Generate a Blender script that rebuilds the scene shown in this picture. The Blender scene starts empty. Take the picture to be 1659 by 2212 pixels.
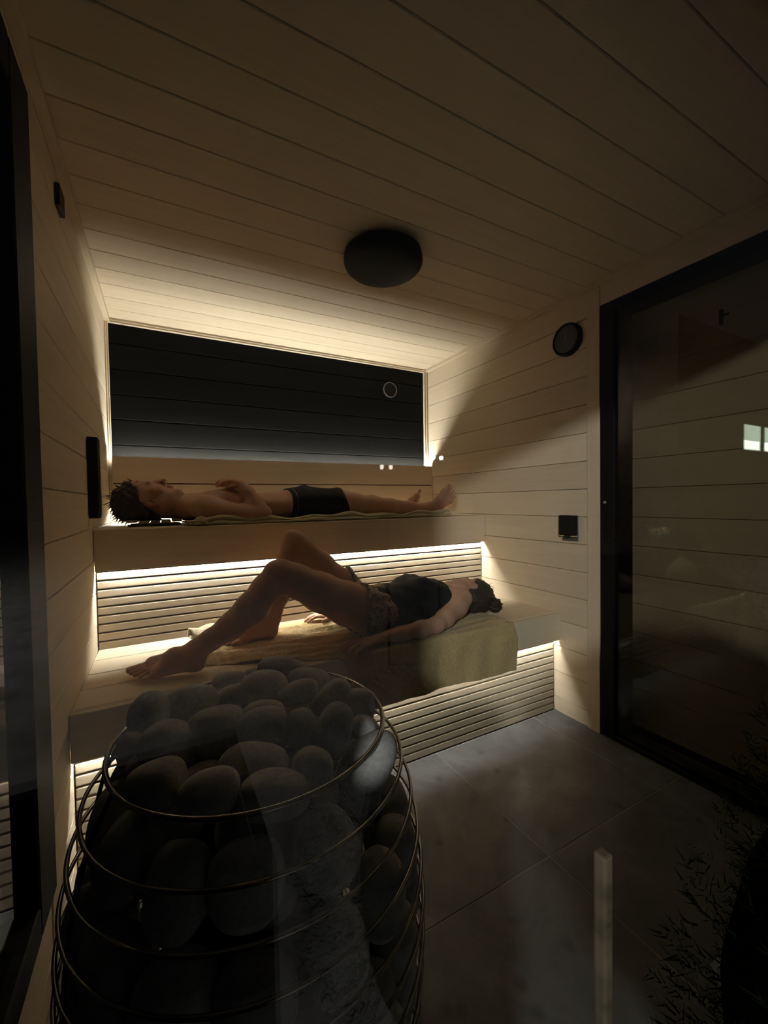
import bpy, bmesh, math, random
import numpy as np
from mathutils import Vector, Matrix

# ------------------------------------------------------------------ camera
SC = bpy.context.scene
COL = SC.collection
CAM = Vector((0.2514, 0.0, 1.1101))
YAW, PITCH, ROLL, FPX = math.radians(28.1883), math.radians(-1.4814), math.radians(-0.8928), 887.5553
fwd = Vector((math.sin(YAW)*math.cos(PITCH), math.cos(YAW)*math.cos(PITCH), math.sin(PITCH)))
rt = Vector((math.cos(YAW), -math.sin(YAW), 0))
upv = rt.cross(fwd)
r2 = rt*math.cos(ROLL) + upv*math.sin(ROLL)
u2 = -rt*math.sin(ROLL) + upv*math.cos(ROLL)
cd = bpy.data.cameras.new('camera')
cd.sensor_fit = 'HORIZONTAL'; cd.sensor_width = 36.0; cd.lens = FPX*36.0/1659.0
cd.clip_start = 0.01
cam = bpy.data.objects.new('camera', cd); COL.objects.link(cam)
M = Matrix((r2, u2, -fwd)).transposed().to_4x4(); M.translation = CAM
cam.matrix_world = M
SC.camera = cam

# ------------------------------------------------------------------ world, exposure, light levels
vs = SC.view_settings
SC.display_settings.display_device = 'sRGB'
vs.view_transform = 'Standard'; vs.look = 'None'; vs.exposure = 0.35; vs.gamma = 1.0; vs.use_curve_mapping = False
wd = bpy.data.worlds.new('night'); SC.world = wd; wd.use_nodes = True
wd.node_tree.nodes['Background'].inputs[0].default_value = (0.52, 0.57, 0.64, 1)
wd.node_tree.nodes['Background'].inputs[1].default_value = 0.008
SC.cycles.max_bounces = 12; SC.cycles.diffuse_bounces = 7; SC.cycles.glossy_bounces = 5
SC.cycles.transparent_max_bounces = 24; SC.cycles.caustics_reflective = False; SC.cycles.caustics_refractive = False
SC.cycles.use_denoising = True
SC.cycles.sample_clamp_indirect = 4.0

LED_COL = (1.0, 0.96, 0.84)
LED_BACK, LED_BACKLOW, LED_UP, LED_LOW = 245.0, 200.0, 180.0, 86.0
# porch lamp outside, in front of the sauna to the left: shines through the glass front
pl = bpy.data.lights.new('porch_lamp_light', 'POINT'); pl.energy = 760; pl.color = (1.0, 0.97, 0.90); pl.shadow_soft_size = 0.22
plo = bpy.data.objects.new('porch_lamp_light', pl); COL.objects.link(plo); plo.location = (-3.70, -4.25, 3.08)

W, H, YB = 2.0393, 2.1, 2.63

# ------------------------------------------------------------------ helpers
def wloc(o):
    v = Vector((0, 0, 0))
    while o is not None:
        v += o.location; o = o.parent
    return v

def link(name, me, mat=None, parent=None, origin=None):
    """me holds WORLD coordinates; move the origin to its own middle (or to origin)."""
    n = len(me.vertices)
    co = np.empty(n*3, np.float32); me.vertices.foreach_get('co', co); co = co.reshape(-1, 3)
    c = Vector(((co.max(0)+co.min(0))/2).tolist()) if origin is None else Vector(origin)
    co -= np.array(c, np.float32); me.vertices.foreach_set('co', co.ravel()); me.update()
    o = bpy.data.objects.new(name, me); COL.objects.link(o)
    if mat: me.materials.append(mat)
    if parent is not None:
        o.parent = parent; o.location = c - wloc(parent)
    else:
        o.location = c
    return o

def empty(name, loc):
    o = bpy.data.objects.new(name, None); COL.objects.link(o); o.location = loc; o.empty_display_size = 0.05
    return o

def tag(o, label=None, cat=None, group=None, kind=None):
    if label: o['label'] = label
    if cat: o['category'] = cat
    if group: o['group'] = group
    if kind: o['kind'] = kind
    return o

def bm_box(bm, x0, x1, y0, y1, z0, z1):
    v = [bm.verts.new(p) for p in ((x0,y0,z0),(x1,y0,z0),(x1,y1,z0),(x0,y1,z0),(x0,y0,z1),(x1,y0,z1),(x1,y1,z1),(x0,y1,z1))]
    for f in ((3,2,1,0),(4,5,6,7),(0,1,5,4),(1,2,6,5),(2,3,7,6),(3,0,4,7)):
        bm.faces.new([v[i] for i in f])

def fin(bm, name, bevel=0.0, seg=1, smooth=False):
    if bevel > 0:
        bmesh.ops.bevel(bm, geom=list(bm.edges), offset=bevel, segments=seg, affect='EDGES', profile=0.6, clamp_overlap=True)
    me = bpy.data.meshes.new(name); bm.to_mesh(me); bm.free()
    if smooth:
        for p in me.polygons: p.use_smooth = True
    return me

def box(name, x0, x1, y0, y1, z0, z1, mat, parent=None, bevel=0.0015, seg=1):
    bm = bmesh.new(); bm_box(bm, x0, x1, y0, y1, z0, z1)
    return link(name, fin(bm, name, bevel, seg), mat, parent)

def boxes(name, lst, mat, parent=None, bevel=0.001):
    bm = bmesh.new()
    for b in lst: bm_box(bm, *b)
    return link(name, fin(bm, name, bevel), mat, parent)

def frame(d):
    d = Vector(d).normalized(); a = Vector((0, 0, 1)) if abs(d.z) < 0.9 else Vector((1, 0, 0))
    x = d.cross(a).normalized(); return x, d.cross(x).normalized()

def bm_tube(bm, pts, radii, n=12, closed=False, caps=True):
    pts = [Vector(p) for p in pts]; m = len(pts)
    if not hasattr(radii, '__len__'): radii = [radii]*m
    rings = []; px = None
    for i, p in enumerate(pts):
        if closed: d = pts[(i+1) % m]-pts[i-1]
        else: d = pts[min(i+1, m-1)]-pts[max(i-1, 0)]
        d.normalize()
        if px is None: x, _ = frame(d)
        else: x = (px - d*px.dot(d)).normalized()
        y = d.cross(x); px = x
        rings.append([bm.verts.new(p+(x*math.cos(2*math.pi*k/n)+y*math.sin(2*math.pi*k/n))*radii[i]) for k in range(n)])
    for i in range(m if closed else m-1):
        a, b = rings[i], rings[(i+1) % m]
        for k in range(n): bm.faces.new((a[k], a[(k+1) % n], b[(k+1) % n], b[k]))
    if not closed and caps:
        bm.faces.new(rings[0][::-1]); bm.faces.new(rings[-1])

def bm_lathe(bm, prof, center, axis='Z', n=48):
    """prof: list of (r, h); axis direction unit vector name"""
    c = Vector(center); ax = {'Z': (Vector((1,0,0)), Vector((0,1,0)), Vector((0,0,1))),
                              'X': (Vector((0,1,0)), Vector((0,0,1)), Vector((1,0,0))),
                              'Y': (Vector((0,0,1)), Vector((1,0,0)), Vector((0,1,0)))}[axis]
    rings = []
    for r, h in prof:
        if r < 1e-6: rings.append([bm.verts.new(c+ax[2]*h)])
        else: rings.append([bm.verts.new(c+ax[2]*h+(ax[0]*math.cos(2*math.pi*k/n)+ax[1]*math.sin(2*math.pi*k/n))*r) for k in range(n)])
    for a, b in zip(rings, rings[1:]):
        for k in range(n):
            k2 = (k+1) % n
            if len(a) == 1 and len(b) == 1: continue
            if len(a) == 1: bm.faces.new((a[0], b[k2], b[k]))
            elif len(b) == 1: bm.faces.new((a[k], a[k2], b[0]))
            else: bm.faces.new((a[k], a[k2], b[k2], b[k]))
    bmesh.ops.recalc_face_normals(bm, faces=bm.faces)

# ------------------------------------------------------------------ materials
def newmat(name):
    m = bpy.data.materials.new(name); m.use_nodes = True
    nt = m.node_tree; nt.nodes.clear()
    out = nt.nodes.new('ShaderNodeOutputMaterial')
    return m, nt, out

def N(nt, t, **kw):
    n = nt.nodes.new('ShaderNode'+t)
    for k, v in kw.items():
        if k.startswith('i_'):
            key = k[2:]
            n.inputs[int(key) if key.isdigit() else key.replace('_', ' ')].default_value = v
        else: setattr(n, k, v)
    return n

def principled(nt, out, color=(0.5,0.5,0.5), rough=0.6, spec=0.3, metal=0.0):
    p = N(nt, 'BsdfPrincipled')
    p.inputs['Base Color'].default_value = (*color, 1); p.inputs['Roughness'].default_value = rough
    p.inputs['Specular IOR Level'].default_value = spec; p.inputs['Metallic'].default_value = metal
    nt.links.new(p.outputs[0], out.inputs[0])
    return p

def wood(name, axis, c1=(0.80,0.69,0.535), c2=(0.72,0.61,0.455), rough=0.55, var=0.10, spec=0.25):
    m, nt, out = newmat(name); p = principled(nt, out, c1, rough, spec)
    L = nt.links.new
    tc = N(nt, 'TexCoord'); oi = N(nt, 'ObjectInfo')
    add = N(nt, 'VectorMath', operation='ADD'); comb = N(nt, 'CombineXYZ')
    mul = N(nt, 'Math', operation='MULTIPLY', i_1=17.0); L(oi.outputs['Random'], mul.inputs[0])
    for i in range(3): L(mul.outputs[0], comb.inputs[i])
    L(tc.outputs['Object'], add.inputs[0]); L(comb.outputs[0], add.inputs[1])
    mp = N(nt, 'Mapping'); sc = [38.0, 38.0, 38.0]; sc['XYZ'.index(axis)] = 1.6
    mp.inputs['Scale'].default_value = sc; L(add.outputs[0], mp.inputs['Vector'])
    n1 = N(nt, 'TexNoise', i_Scale=1.0, i_Detail=6.0, i_Roughness=0.6, i_Distortion=0.6); L(mp.outputs[0], n1.inputs['Vector'])
    r = N(nt, 'ValToRGB'); r.color_ramp.elements[0].position = 0.3; r.color_ramp.elements[1].position = 0.72
    r.color_ramp.elements[0].color = (*c2, 1); r.color_ramp.elements[1].color = (*c1, 1); L(n1.outputs['Fac'], r.inputs[0])
    hv = N(nt, 'HueSaturation'); mr = N(nt, 'MapRange', i_3=1-var, i_4=1+var*0.5)
    L(oi.outputs['Random'], mr.inputs[0]); L(mr.outputs[0], hv.inputs['Value']); L(r.outputs[0], hv.inputs['Color'])
    L(hv.outputs[0], p.inputs['Base Color'])
    b = N(nt, 'Bump', i_Strength=0.08, i_Distance=0.002); L(n1.outputs['Fac'], b.inputs['Height']); L(b.outputs[0], p.inputs['Normal'])
    return m

def plain(name, color, rough=0.6, spec=0.3, metal=0.0, nscale=None, namp=0.2, bump=0.0):
    m, nt, out = newmat(name); p = principled(nt, out, color, rough, spec, metal)
    if nscale:
        L = nt.links.new
        tc = N(nt, 'TexCoord'); n1 = N(nt, 'TexNoise', i_Scale=nscale, i_Detail=5.0, i_Roughness=0.6); L(tc.outputs['Object'], n1.inputs['Vector'])
        hv = N(nt, 'HueSaturation', i_Color=(*color, 1)); mr = N(nt, 'MapRange', i_1=0.3, i_2=0.7, i_3=1-namp, i_4=1+namp)
        L(n1.outputs['Fac'], mr.inputs[0]); L(mr.outputs[0], hv.inputs['Value']); L(hv.outputs[0], p.inputs['Base Color'])
        if bump:
            b = N(nt, 'Bump', i_Strength=bump, i_Distance=0.003); L(n1.outputs['Fac'], b.inputs['Height']); L(b.outputs[0], p.inputs['Normal'])
    return m

def emit(name, color, strength):
    m, nt, out = newmat(name); e = N(nt, 'Emission', i_Color=(*color, 1), i_Strength=strength)
    nt.links.new(e.outputs[0], out.inputs[0]); return m

def glass(name, tint=(0.97,0.98,0.97), ior=1.5):
    m, nt, out = newmat(name); L = nt.links.new
    t = N(nt, 'BsdfTransparent', i_Color=(*tint, 1)); g = N(nt, 'BsdfAnisotropic', i_Roughness=0.0)
    g.inputs['Color'].default_value = (1, 1, 1, 1)
    geo = N(nt, 'NewGeometry'); mr = N(nt, 'MapRange', i_3=ior, i_4=1.0/ior); L(geo.outputs['Backfacing'], mr.inputs[0])
    fr = N(nt, 'Fresnel'); L(mr.outputs[0], fr.inputs['IOR'])
    mx = N(nt, 'MixShader'); L(fr.outputs[0], mx.inputs[0]); L(t.outputs[0], mx.inputs[1]); L(g.outputs[0], mx.inputs[2])
    L(mx.outputs[0], out.inputs[0]); return m

def terry(name, color, stripes=None):
    m, nt, out = newmat(name); p = principled(nt, out, color, 0.95, 0.05); L = nt.links.new
    p.inputs['Sheen Weight'].default_value = 0.25
    tc = N(nt, 'TexCoord')
    n1 = N(nt, 'TexNoise', i_Scale=260.0, i_Detail=3.0); L(tc.outputs['Object'], n1.inputs['Vector'])
    n2 = N(nt, 'TexNoise', i_Scale=18.0, i_Detail=4.0); L(tc.outputs['Object'], n2.inputs['Vector'])
    mr = N(nt, 'MapRange', i_1=0.3, i_2=0.7, i_3=0.72, i_4=1.15); L(n1.outputs['Fac'], mr.inputs[0])
    hv = N(nt, 'HueSaturation', i_Color=(*color, 1)); L(mr.outputs[0], hv.inputs['Value'])
    last = hv.outputs[0]
    if stripes:
        at = N(nt, 'Attribute', attribute_name='band')
        mx = N(nt, 'MixRGB', i_Color2=(*stripes, 1)); L(at.outputs['Fac'], mx.inputs[0]); L(last, mx.inputs[1]); last = mx.outputs[0]
    L(last, p.inputs['Base Color'])
    ad = N(nt, 'Math', operation='MULTIPLY_ADD', i_1=0.35); L(n2.outputs['Fac'], ad.inputs[0]); L(n1.outputs['Fac'], ad.inputs[2])
    b = N(nt, 'Bump', i_Strength=0.7, i_Distance=0.004); L(ad.outputs[0], b.inputs['Height']); L(b.outputs[0], p.inputs['Normal'])
    return m

def skin_mat(name, color):
    m, nt, out = newmat(name); p = principled(nt, out, color, 0.5, 0.3); L = nt.links.new
    p.inputs['Subsurface Weight'].default_value = 0.12; p.inputs['Subsurface Radius'].default_value = (0.012, 0.004, 0.002)
    p.inputs['Subsurface Scale'].default_value = 0.6
    tc = N(nt, 'TexCoord'); n1 = N(nt, 'TexNoise', i_Scale=9.0, i_Detail=4.0); L(tc.outputs['Object'], n1.inputs['Vector'])
    mr = N(nt, 'MapRange', i_1=0.3, i_2=0.7, i_3=0.9, i_4=1.08); L(n1.outputs['Fac'], mr.inputs[0])
    hv = N(nt, 'HueSaturation', i_Color=(*color, 1)); L(mr.outputs[0], hv.inputs['Value']); L(hv.outputs[0], p.inputs['Base Color'])
    n2 = N(nt, 'TexNoise', i_Scale=420.0, i_Detail=2.0); L(tc.outputs['Object'], n2.inputs['Vector'])
    b = N(nt, 'Bump', i_Strength=0.08, i_Distance=0.001); L(n2.outputs['Fac'], b.inputs['Height']); L(b.outputs[0], p.inputs['Normal'])
    return m

WX = wood('aspen_along_x', 'X'); WY = wood('aspen_along_y', 'Y'); WZ = wood('aspen_along_z', 'Z')
WBX = wood('aspen_bench', 'X', (0.80,0.695,0.545), (0.73,0.625,0.475), var=0.06)
BLACKWOOD = wood('black_stained_wood', 'X', (0.0055,0.0055,0.0055), (0.003,0.003,0.003), rough=0.8, var=0.25, spec=0.08)
DARKBACK = plain('dark_backing', (0.03,0.022,0.015), 0.9, 0.1)
BLACKMETAL = plain('black_metal', (0.005,0.005,0.0055), 0.6, 0.08, 0.0, 30, 0.2)
BLACKMATTE = plain('black_matte', (0.007,0.007,0.0075), 0.6, 0.12, 0.0, 14, 0.2)
CHROME = plain('chrome', (0.75,0.74,0.72), 0.2, 0.5, 1.0)
STEEL = plain('steel_wire', (0.34,0.32,0.30), 0.2, 0.5, 1.0, 40, 0.15)
ALU = plain('aluminium', (0.7,0.7,0.7), 0.4, 0.5, 1.0)
GLASS = glass('clear_glass'); GLASSD = glass('tinted_door_glass', (0.72,0.71,0.67), 1.40)
LEDM = {k: emit('led_'+k, LED_COL, v) for k, v in dict(back=LED_BACK, backlow=LED_BACKLOW, up=LED_UP, low=LED_LOW).items()}

# floor tiles
def tile_mat():
    m, nt, out = newmat('slate_tile'); p = principled(nt, out, (0.085,0.085,0.085), 0.5, 0.4); L = nt.links.new
    tc = N(nt, 'TexCoord'); oi = N(nt, 'ObjectInfo'); add = N(nt, 'VectorMath', operation='ADD'); L(tc.outputs['Object'], add.inputs[0]); 
    sc = N(nt, 'VectorMath', operation='SCALE', i_Scale=1.0); sc.inputs[0].default_value = (9, 5, 3); L(oi.outputs['Random'], sc.inputs['Scale']); L(sc.outputs[0], add.inputs[1])
    n1 = N(nt, 'TexNoise', i_Scale=4.0, i_Detail=8.0, i_Roughness=0.65, i_Distortion=1.0); L(add.outputs[0], n1.inputs['Vector'])
    r = N(nt, 'ValToRGB'); r.color_ramp.elements[0].position = 0.35; r.color_ramp.elements[1].position = 0.75
    r.color_ramp.elements[0].color = (0.085,0.085,0.085,1); r.color_ramp.elements[1].color = (0.17,0.17,0.168,1); L(n1.outputs['Fac'], r.inputs[0])
    n3 = N(nt, 'TexVoronoi', i_Scale=9.0); L(add.outputs[0], n3.inputs['Vector'])   # dried drops
    r3 = N(nt, 'ValToRGB'); r3.color_ramp.elements[0].position = 0.05; r3.color_ramp.elements[1].position = 0.2
    r3.color_ramp.elements[0].color = (0.6,0.6,0.6,1); r3.color_ramp.elements[1].color = (1,1,1,1); L(n3.outputs['Distance'], r3.inputs[0])
    mx = N(nt, 'MixRGB', blend_type='MULTIPLY', i_0=1.0); L(r.outputs[0], mx.inputs[1]); L(r3.outputs[0], mx.inputs[2])
    L(mx.outputs[0], p.inputs['Base Color'])
    n2 = N(nt, 'TexNoise', i_Scale=14.0, i_Detail=5.0); L(add.outputs[0], n2.inputs['Vector'])
    mr = N(nt, 'MapRange', i_1=0.3, i_2=0.7, i_3=0.32, i_4=0.62); L(n2.outputs['Fac'], mr.inputs[0]); L(mr.outputs[0], p.inputs['Roughness'])
    b = N(nt, 'Bump', i_Strength=0.15, i_Distance=0.004); L(n1.outputs['Fac'], b.inputs['Height']); L(b.outputs[0], p.inputs['Normal'])
    return m
TILE = tile_mat()
GROUT = plain('grout', (0.30,0.29,0.28), 0.9, 0.1)

# ------------------------------------------------------------------ room shell
floor = box('floor', -0.1, 2.2, 0.19, YB+0.05, -0.05, -0.0012, GROUT, bevel=0); tag(floor, kind='structure')
xs = [-0.05, 0.08, 0.68, 1.28, 1.88, 2.18]; ys = [0.19, 0.266, 0.866, 1.466, 2.066, YB]
tile_cache = {}
for i in range(5):
    for j in range(5):
        box('tile', xs[i]+0.0015, xs[i+1]-0.0015, ys[j]+0.0015, ys[j+1]-0.0015, -0.02, 0.0, TILE, floor, bevel=0.001)

ceil = box('ceiling', -0.06, W+0.06, 0.19, YB+0.05, H+0.016, H+0.05, DARKBACK, bevel=0); tag(ceil, kind='structure')
seam = [2.6215-0.1355*k for k in range(19)]
for a, b in zip(seam[1:], seam):
    box('plank', 0.0, W, max(a, 0.19)+0.0012, b-0.0012, H, H+0.014, WX, ceil, bevel=0.002)

rows = [H] + [1.961-0.1345*k for k in range(15)] + [0.0]
wl = box('wall_left', -0.06, -0.016, 0.19, YB+0.05, -0.02, H+0.05, DARKBACK, bevel=0); tag(wl, kind='structure')
wr = box('wall_right', W+0.016, W+0.06, 1.205, YB+0.05, -0.02, H+0.05, DARKBACK, bevel=0); tag(wr, kind='structure')
for zt, zb in zip(rows, rows[1:]):
    y0 = 1.2 if zt < 2.03 and zt > 0.23 else 0.25
    box('plank', -0.014, 0.0, y0, YB, zb+0.001, zt-0.001, WY, wl, bevel=0.002)
    box('plank', W, W+0.014, 1.27, YB, zb+0.001, zt-0.001, WY, wr, bevel=0.002)
# cut the backing of the left wall for its window: built as four pieces instead of a full sheet
me = wl.data; me.clear_geometry(); bm = bmesh.new(); o = wl.location
for b in ((-0.06,-0.016,1.16,YB+0.05,-0.02,H+0.05), (-0.06,-0.016,0.19,1.16,2.0,H+0.05), (-0.06,-0.016,0.19,1.16,-0.02,0.25)):
    bm_box(bm, b[0]-o.x, b[1]-o.x, b[2]-o.y, b[3]-o.y, b[4]-o.z, b[5]-o.z)
bm.to_mesh(me); bm.free()
# wall over the door
wrt = box('wall_over_door', W, 2.181, 0.19, 1.207, 1.992, H+0.05, WY); tag(wrt, kind='structure')

wb = box('wall_back', -0.02, W+0.02, YB+0.018, YB+0.05, -0.02, H+0.05, DARKBACK, bevel=0); tag(wb, kind='structure')
for k in range(-1, 10):
    zt = 1.2925-0.1345*k; box('plank', 0.0, W, YB, YB+0.014, max(zt-0.1345, 0)+0.001, zt-0.001, WX, wb, bevel=0.002)
for zt, zb in zip([2.085, 1.9750, 1.8405, 1.7060, 1.5715, 1.437], [1.9750, 1.8405, 1.7060, 1.5715, 1.437, 1.294]):
    box('dark_plank', 0.014, W-0.014, YB-0.004, YB+0.014, zb+0.0015, zt-0.0015, BLACKWOOD, wb, bevel=0.003)

t = 0
def trim(*a, mat=WZ, **k):
    global t; t += 1
    o = box('trim_%d' % t, *a, mat, **k); tag(o, kind='structure'); return o
trim(0.0, 0.008, 2.600, YB, 1.0, 2.082); trim(0.0, 0.016, 2.609, YB, 1.0, 2.081)
trim(W-0.014, W, 2.600, YB, 1.0, 2.084); trim(W-0.028, W-0.014, 2.607, YB, 1.0, 2.080)
trim(0.0, W, 2.600, YB, 2.088, 2.1, mat=WX); trim(0.008, W-0.014, 2.607, YB, 2.079, 2.088, mat=WX)
trim(0.0, 0.026, 0.25, 2.60, 2.078, 2.1, mat=WY); trim(W-0.022, W, 0.25, 2.60, 2.079, 2.1, mat=WY)
trim(W-0.005, W+0.014, 1.208, 1.272, 0.0, 2.078); trim(-0.014, 0.004, 1.183, 1.205, 0.0, 2.078)

# ------------------------------------------------------------------ left window, right door, glass front
w1 = empty('window_1', (0, 0.7, 0.23)); tag(w1, kind='structure')
boxes('window_frame', [(-0.03,0.012,1.05,1.182,0.233,2.02), (-0.03,0.012,0.27,1.05,1.93,2.02), (-0.03,0.012,0.27,1.05,0.233,0.30)], BLACKMETAL, w1, 0.004)
box('pane', -0.018, -0.010, 0.27, 1.052, 0.29, 1.94, GLASSD, w1, bevel=0)

d1 = empty('door_1', (W, 0.7, 0)); tag(d1, kind='structure')
boxes('door_frame', [(W-0.004,2.178,1.139,1.207,0.0,1.99), (W-0.004,2.178,0.25,1.139,1.951,1.99), (W-0.004,W+0.035,0.25,1.139,0.0,0.025)], BLACKMETAL, d1, 0.003)
wo = box('wall_right', 2.198, 2.24, 0.19, 1.21, -0.02, H+0.05, DARKBACK, bevel=0); tag(wo, kind='structure')
for zt, zb in zip(rows[:-1], rows[1:]):
    box('plank', 2.182, 2.197, 0.25, 1.207, max(zb, 0.04)+0.001, zt-0.001, WY, wo, bevel=0.002)
bm = bmesh.new()
hk = empty('wall_hook', (2.18, 0.77, 1.80)); tag(hk, 'small dark hook on the planks behind the door glass, upper right', 'hook')
box('plate', 2.176, 2.1815, 0.792, 0.806, 1.775, 1.835, BLACKMETAL, hk, 0.002)
bm_tube(bm, [(2.176,0.799,1.80),(2.155,0.785,1.80),(2.150,0.765,1.80)], 0.005, 10); link('peg', fin(bm,'peg',smooth=True), BLACKMETAL, hk)
box('pane', W+0.012, W+0.020, 0.25, 1.142, 0.02, 1.955, GLASSD, d1, bevel=0)
bm = bmesh.new(); bm_lathe(bm, [(0.0,-0.014),(0.007,-0.012),(0.008,-0.006),(0.005,0.0)], (W-0.004, 1.178, 1.09), 'X', 16)
link('knob', fin(bm, 'knob', smooth=True), plain('dull_brass', (0.30,0.26,0.20), 0.4, 0.5, 0.6), d1)
box('hinge', W-0.012, W+0.0, 1.180, 1.195, 0.03, 0.08, BLACKMATTE, d1)

wf = empty('wall_front', (0.6, 0.22, 0)); tag(wf, kind='structure')
box('front_panel', -3.0, 0.165, 0.19, 0.25, -0.02, 2.4, DARKBACK, wf); box('lintel', 0.165, 2.6, 0.19, 0.25, 1.79, 2.4, DARKBACK, wf)  # panel stretched left to block the porch lamp; both dark to cut bounce
box('front_post', 2.21, 2.6, 0.19, 0.25, -0.02, 1.79, WZ, wf)
w2 = empty('window_2', (1.1, 0.235, 0)); tag(w2, kind='structure')
box('pane', 0.166, 2.209, 0.232, 0.240, 0.0, 1.789, GLASS, w2, bevel=0)
HANDLEW = wood('handle_wood', 'Z', (0.24,0.20,0.14), (0.19,0.16,0.105))
ph = box('pull_handle', 0.652, 0.6665, 0.266, 0.280, 0.36, 0.728, HANDLEW, w2, bevel=0.003, seg=2)
tag(ph, 'slim pale wooden bar')
for z in (0.39, 0.46):
    bm = bmesh.new(); bm_tube(bm, [(0.659,0.240,z),(0.659,0.267,z)], 0.004, 10); link('standoff', fin(bm,'standoff',smooth=True), BLACKMETAL, ph)

# ------------------------------------------------------------------ benches
def led(name, x0, x1, y0, y1, z0, z1, key, parent, down=True):
    """aluminium channel with the glowing strip inside it"""
    s = box('light_strip', x0, x1, y0, y1, z0, z1, LEDM[key], parent, bevel=0)
    tag(s, 'glowing warm white LED strip')
    if down: box('strip_channel', x0, x1, y0-0.0005, y1+0.0005, z1+0.0002, z1+0.004, ALU, s, bevel=0)
    return s

ub = empty('upper_bench', (W/2, 2.3, 0.84)); tag(ub, 'high pale wooden bench along the dark back wall, with slatted panel below', 'bench')
box('fascia', 0.002, W-0.002, 1.985, 2.003, 0.846, 1.013, WBX, ub, 0.002)
for a, b in ((2.004,2.146),(2.149,2.291),(2.294,2.436),(2.439,2.60)):
    box('board', 0.002, W-0.002, a, b, 0.985, 1.013, WBX, ub, 0.002)
for k in range(-1, 9):
    zt = 0.8385-0.0357*k; box('slat', 0.004, W-0.004, 2.020, 2.033, zt-0.0357+0.003, zt-0.003, WBX, ub, 0.003, 2)
box('panel_backing', 0.004, W-0.004, 2.034, 2.04, 0.521, 0.9, DARKBACK, ub, 0)
led('up', 0.006, W-0.006, 2.0065, 2.0165, 0.861, 0.8625, 'up', ub)

lb = empty('lower_bench', (W/2, 1.73, 0)); tag(lb, 'low wide pale wooden bench in front of the higher one, with slatted front', 'bench')
box('fascia', 0.002, W-0.002, 1.4256, 1.444, 0.382, 0.521, WBX, lb, 0.002)
box('nose', 0.002, W-0.002, 1.4445, 1.4565, 0.490, 0.5205, WBX, lb, 0.001)
for a, b in ((1.459,1.603),(1.606,1.738),(1.741,1.886),(1.889,2.0195)):
    box('board', 0.002, W-0.002, a, b, 0.493, 0.521, WBX, lb, 0.002)
for k in range(-2, 10):
    zt = 0.359-0.0357*k; box('slat', 0.004, W-0.004, 1.468, 1.481, max(zt-0.0357+0.003, 0.004), zt-0.003, WBX, lb, 0.003, 2)
box('panel_backing', 0.004, W-0.004, 1.482, 1.488, 0.0, 0.43, DARKBACK, lb, 0)
led('low', 0.004, W-0.004, 1.446, 1.456, 0.405, 0.4065, 'low', lb)

br = empty('backrest', (W/2, 2.56, 1.08)); tag(br, 'two board wooden backrest standing off the back wall, lit from behind', 'backrest')
box('board', 0.020, W-0.005, 2.553, 2.575, 1.2285, 1.368, WBX, br, 0.002, 2)
box('board', 0.020, W-0.005, 2.553, 2.575, 1.083, 1.2225, WBX, br, 0.002, 2)
for x in (0.25, 1.02, 1.8): box('bracket', x-0.02, x+0.02, 2.5755, 2.598, 1.09, 1.32, BLACKMATTE, br)
box('gap_batten', 0.021, W-0.006, 2.5752, 2.5795, 1.205, 1.246, DARKBACK, br, 0)
s = led('back', 0.022, W-0.008, 2.5805, 2.5885, 1.354, 1.3555, 'back', br, down=False)
box('strip_channel', 0.022, W-0.008, 2.5755, 2.589, 1.348, 1.3538, ALU, s, bevel=0)
led('backlow', 0.022, W-0.008, 2.582, 2.592, 1.086, 1.0875, 'backlow', br)

# ------------------------------------------------------------------ fixtures
cl = empty('ceiling_fixture', (1.045, 1.455, 2.1)); tag(cl, 'large round black dome fixture hanging under the plank ceiling', 'ceiling fixture')
bm = bmesh.new()
prof = [(0.0,-0.100)] + [(0.156*math.sin(a), -0.042-0.058*math.cos(a)) for a in np.linspace(0.08, math.pi/2, 14)] + [(0.156,-0.03),(0.152,-0.012),(0.146,-0.008)]
bm_lathe(bm, prof, (1.045,1.455,2.1), 'Z', 64); link('dome', fin(bm,'dome',smooth=True), BLACKMATTE, cl)
bm = bmesh.new(); bm_lathe(bm, [(0.0,-0.010),(0.130,-0.010),(0.130,0.0),(0.0,0.0)], (1.045,1.455,2.1), 'Z', 64); link('mounting_plate', fin(bm,'plate'), BLACKMETAL, cl)

ck = empty('wall_thermometer', (W, 1.372, 1.893)); tag(ck, 'round black dial thermometer on the right wall beside the glass door', 'thermometer')
bm = bmesh.new(); bm_lathe(bm, [(0.0,-0.022),(0.066,-0.022),(0.067,-0.026),(0.072,-0.028),(0.077,-0.024),(0.079,-0.016),(0.079,0.0),(0.0,0.0)], (W,1.372,1.893), 'X', 56)
link('case', fin(bm,'case',smooth=False), BLACKMATTE, ck)
DIALM = plain('dial_black', (0.010,0.010,0.011), 0.35, 0.4, 0, 20, 0.1)
bm = bmesh.new(); bm_lathe(bm, [(0.0,-0.0235),(0.064,-0.0235),(0.064,-0.0225),(0.0,-0.0225)], (W,1.372,1.893), 'X', 48); dial = link('dial', fin(bm,'dial'), DIALM, ck)
HANDM = plain('pointer_grey', (0.16,0.16,0.16), 0.5)
box('pointer', W-0.0255, W-0.0243, 1.3705, 1.3735, 1.888, 1.936, HANDM, dial, 0)
bm = bmesh.new(); bm_lathe(bm, [(0.0,-0.027),(0.005,-0.026),(0.006,-0.0236)], (W,1.372,1.893), 'X', 16); link('hub', fin(bm,'hub'), HANDM, dial)

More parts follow.
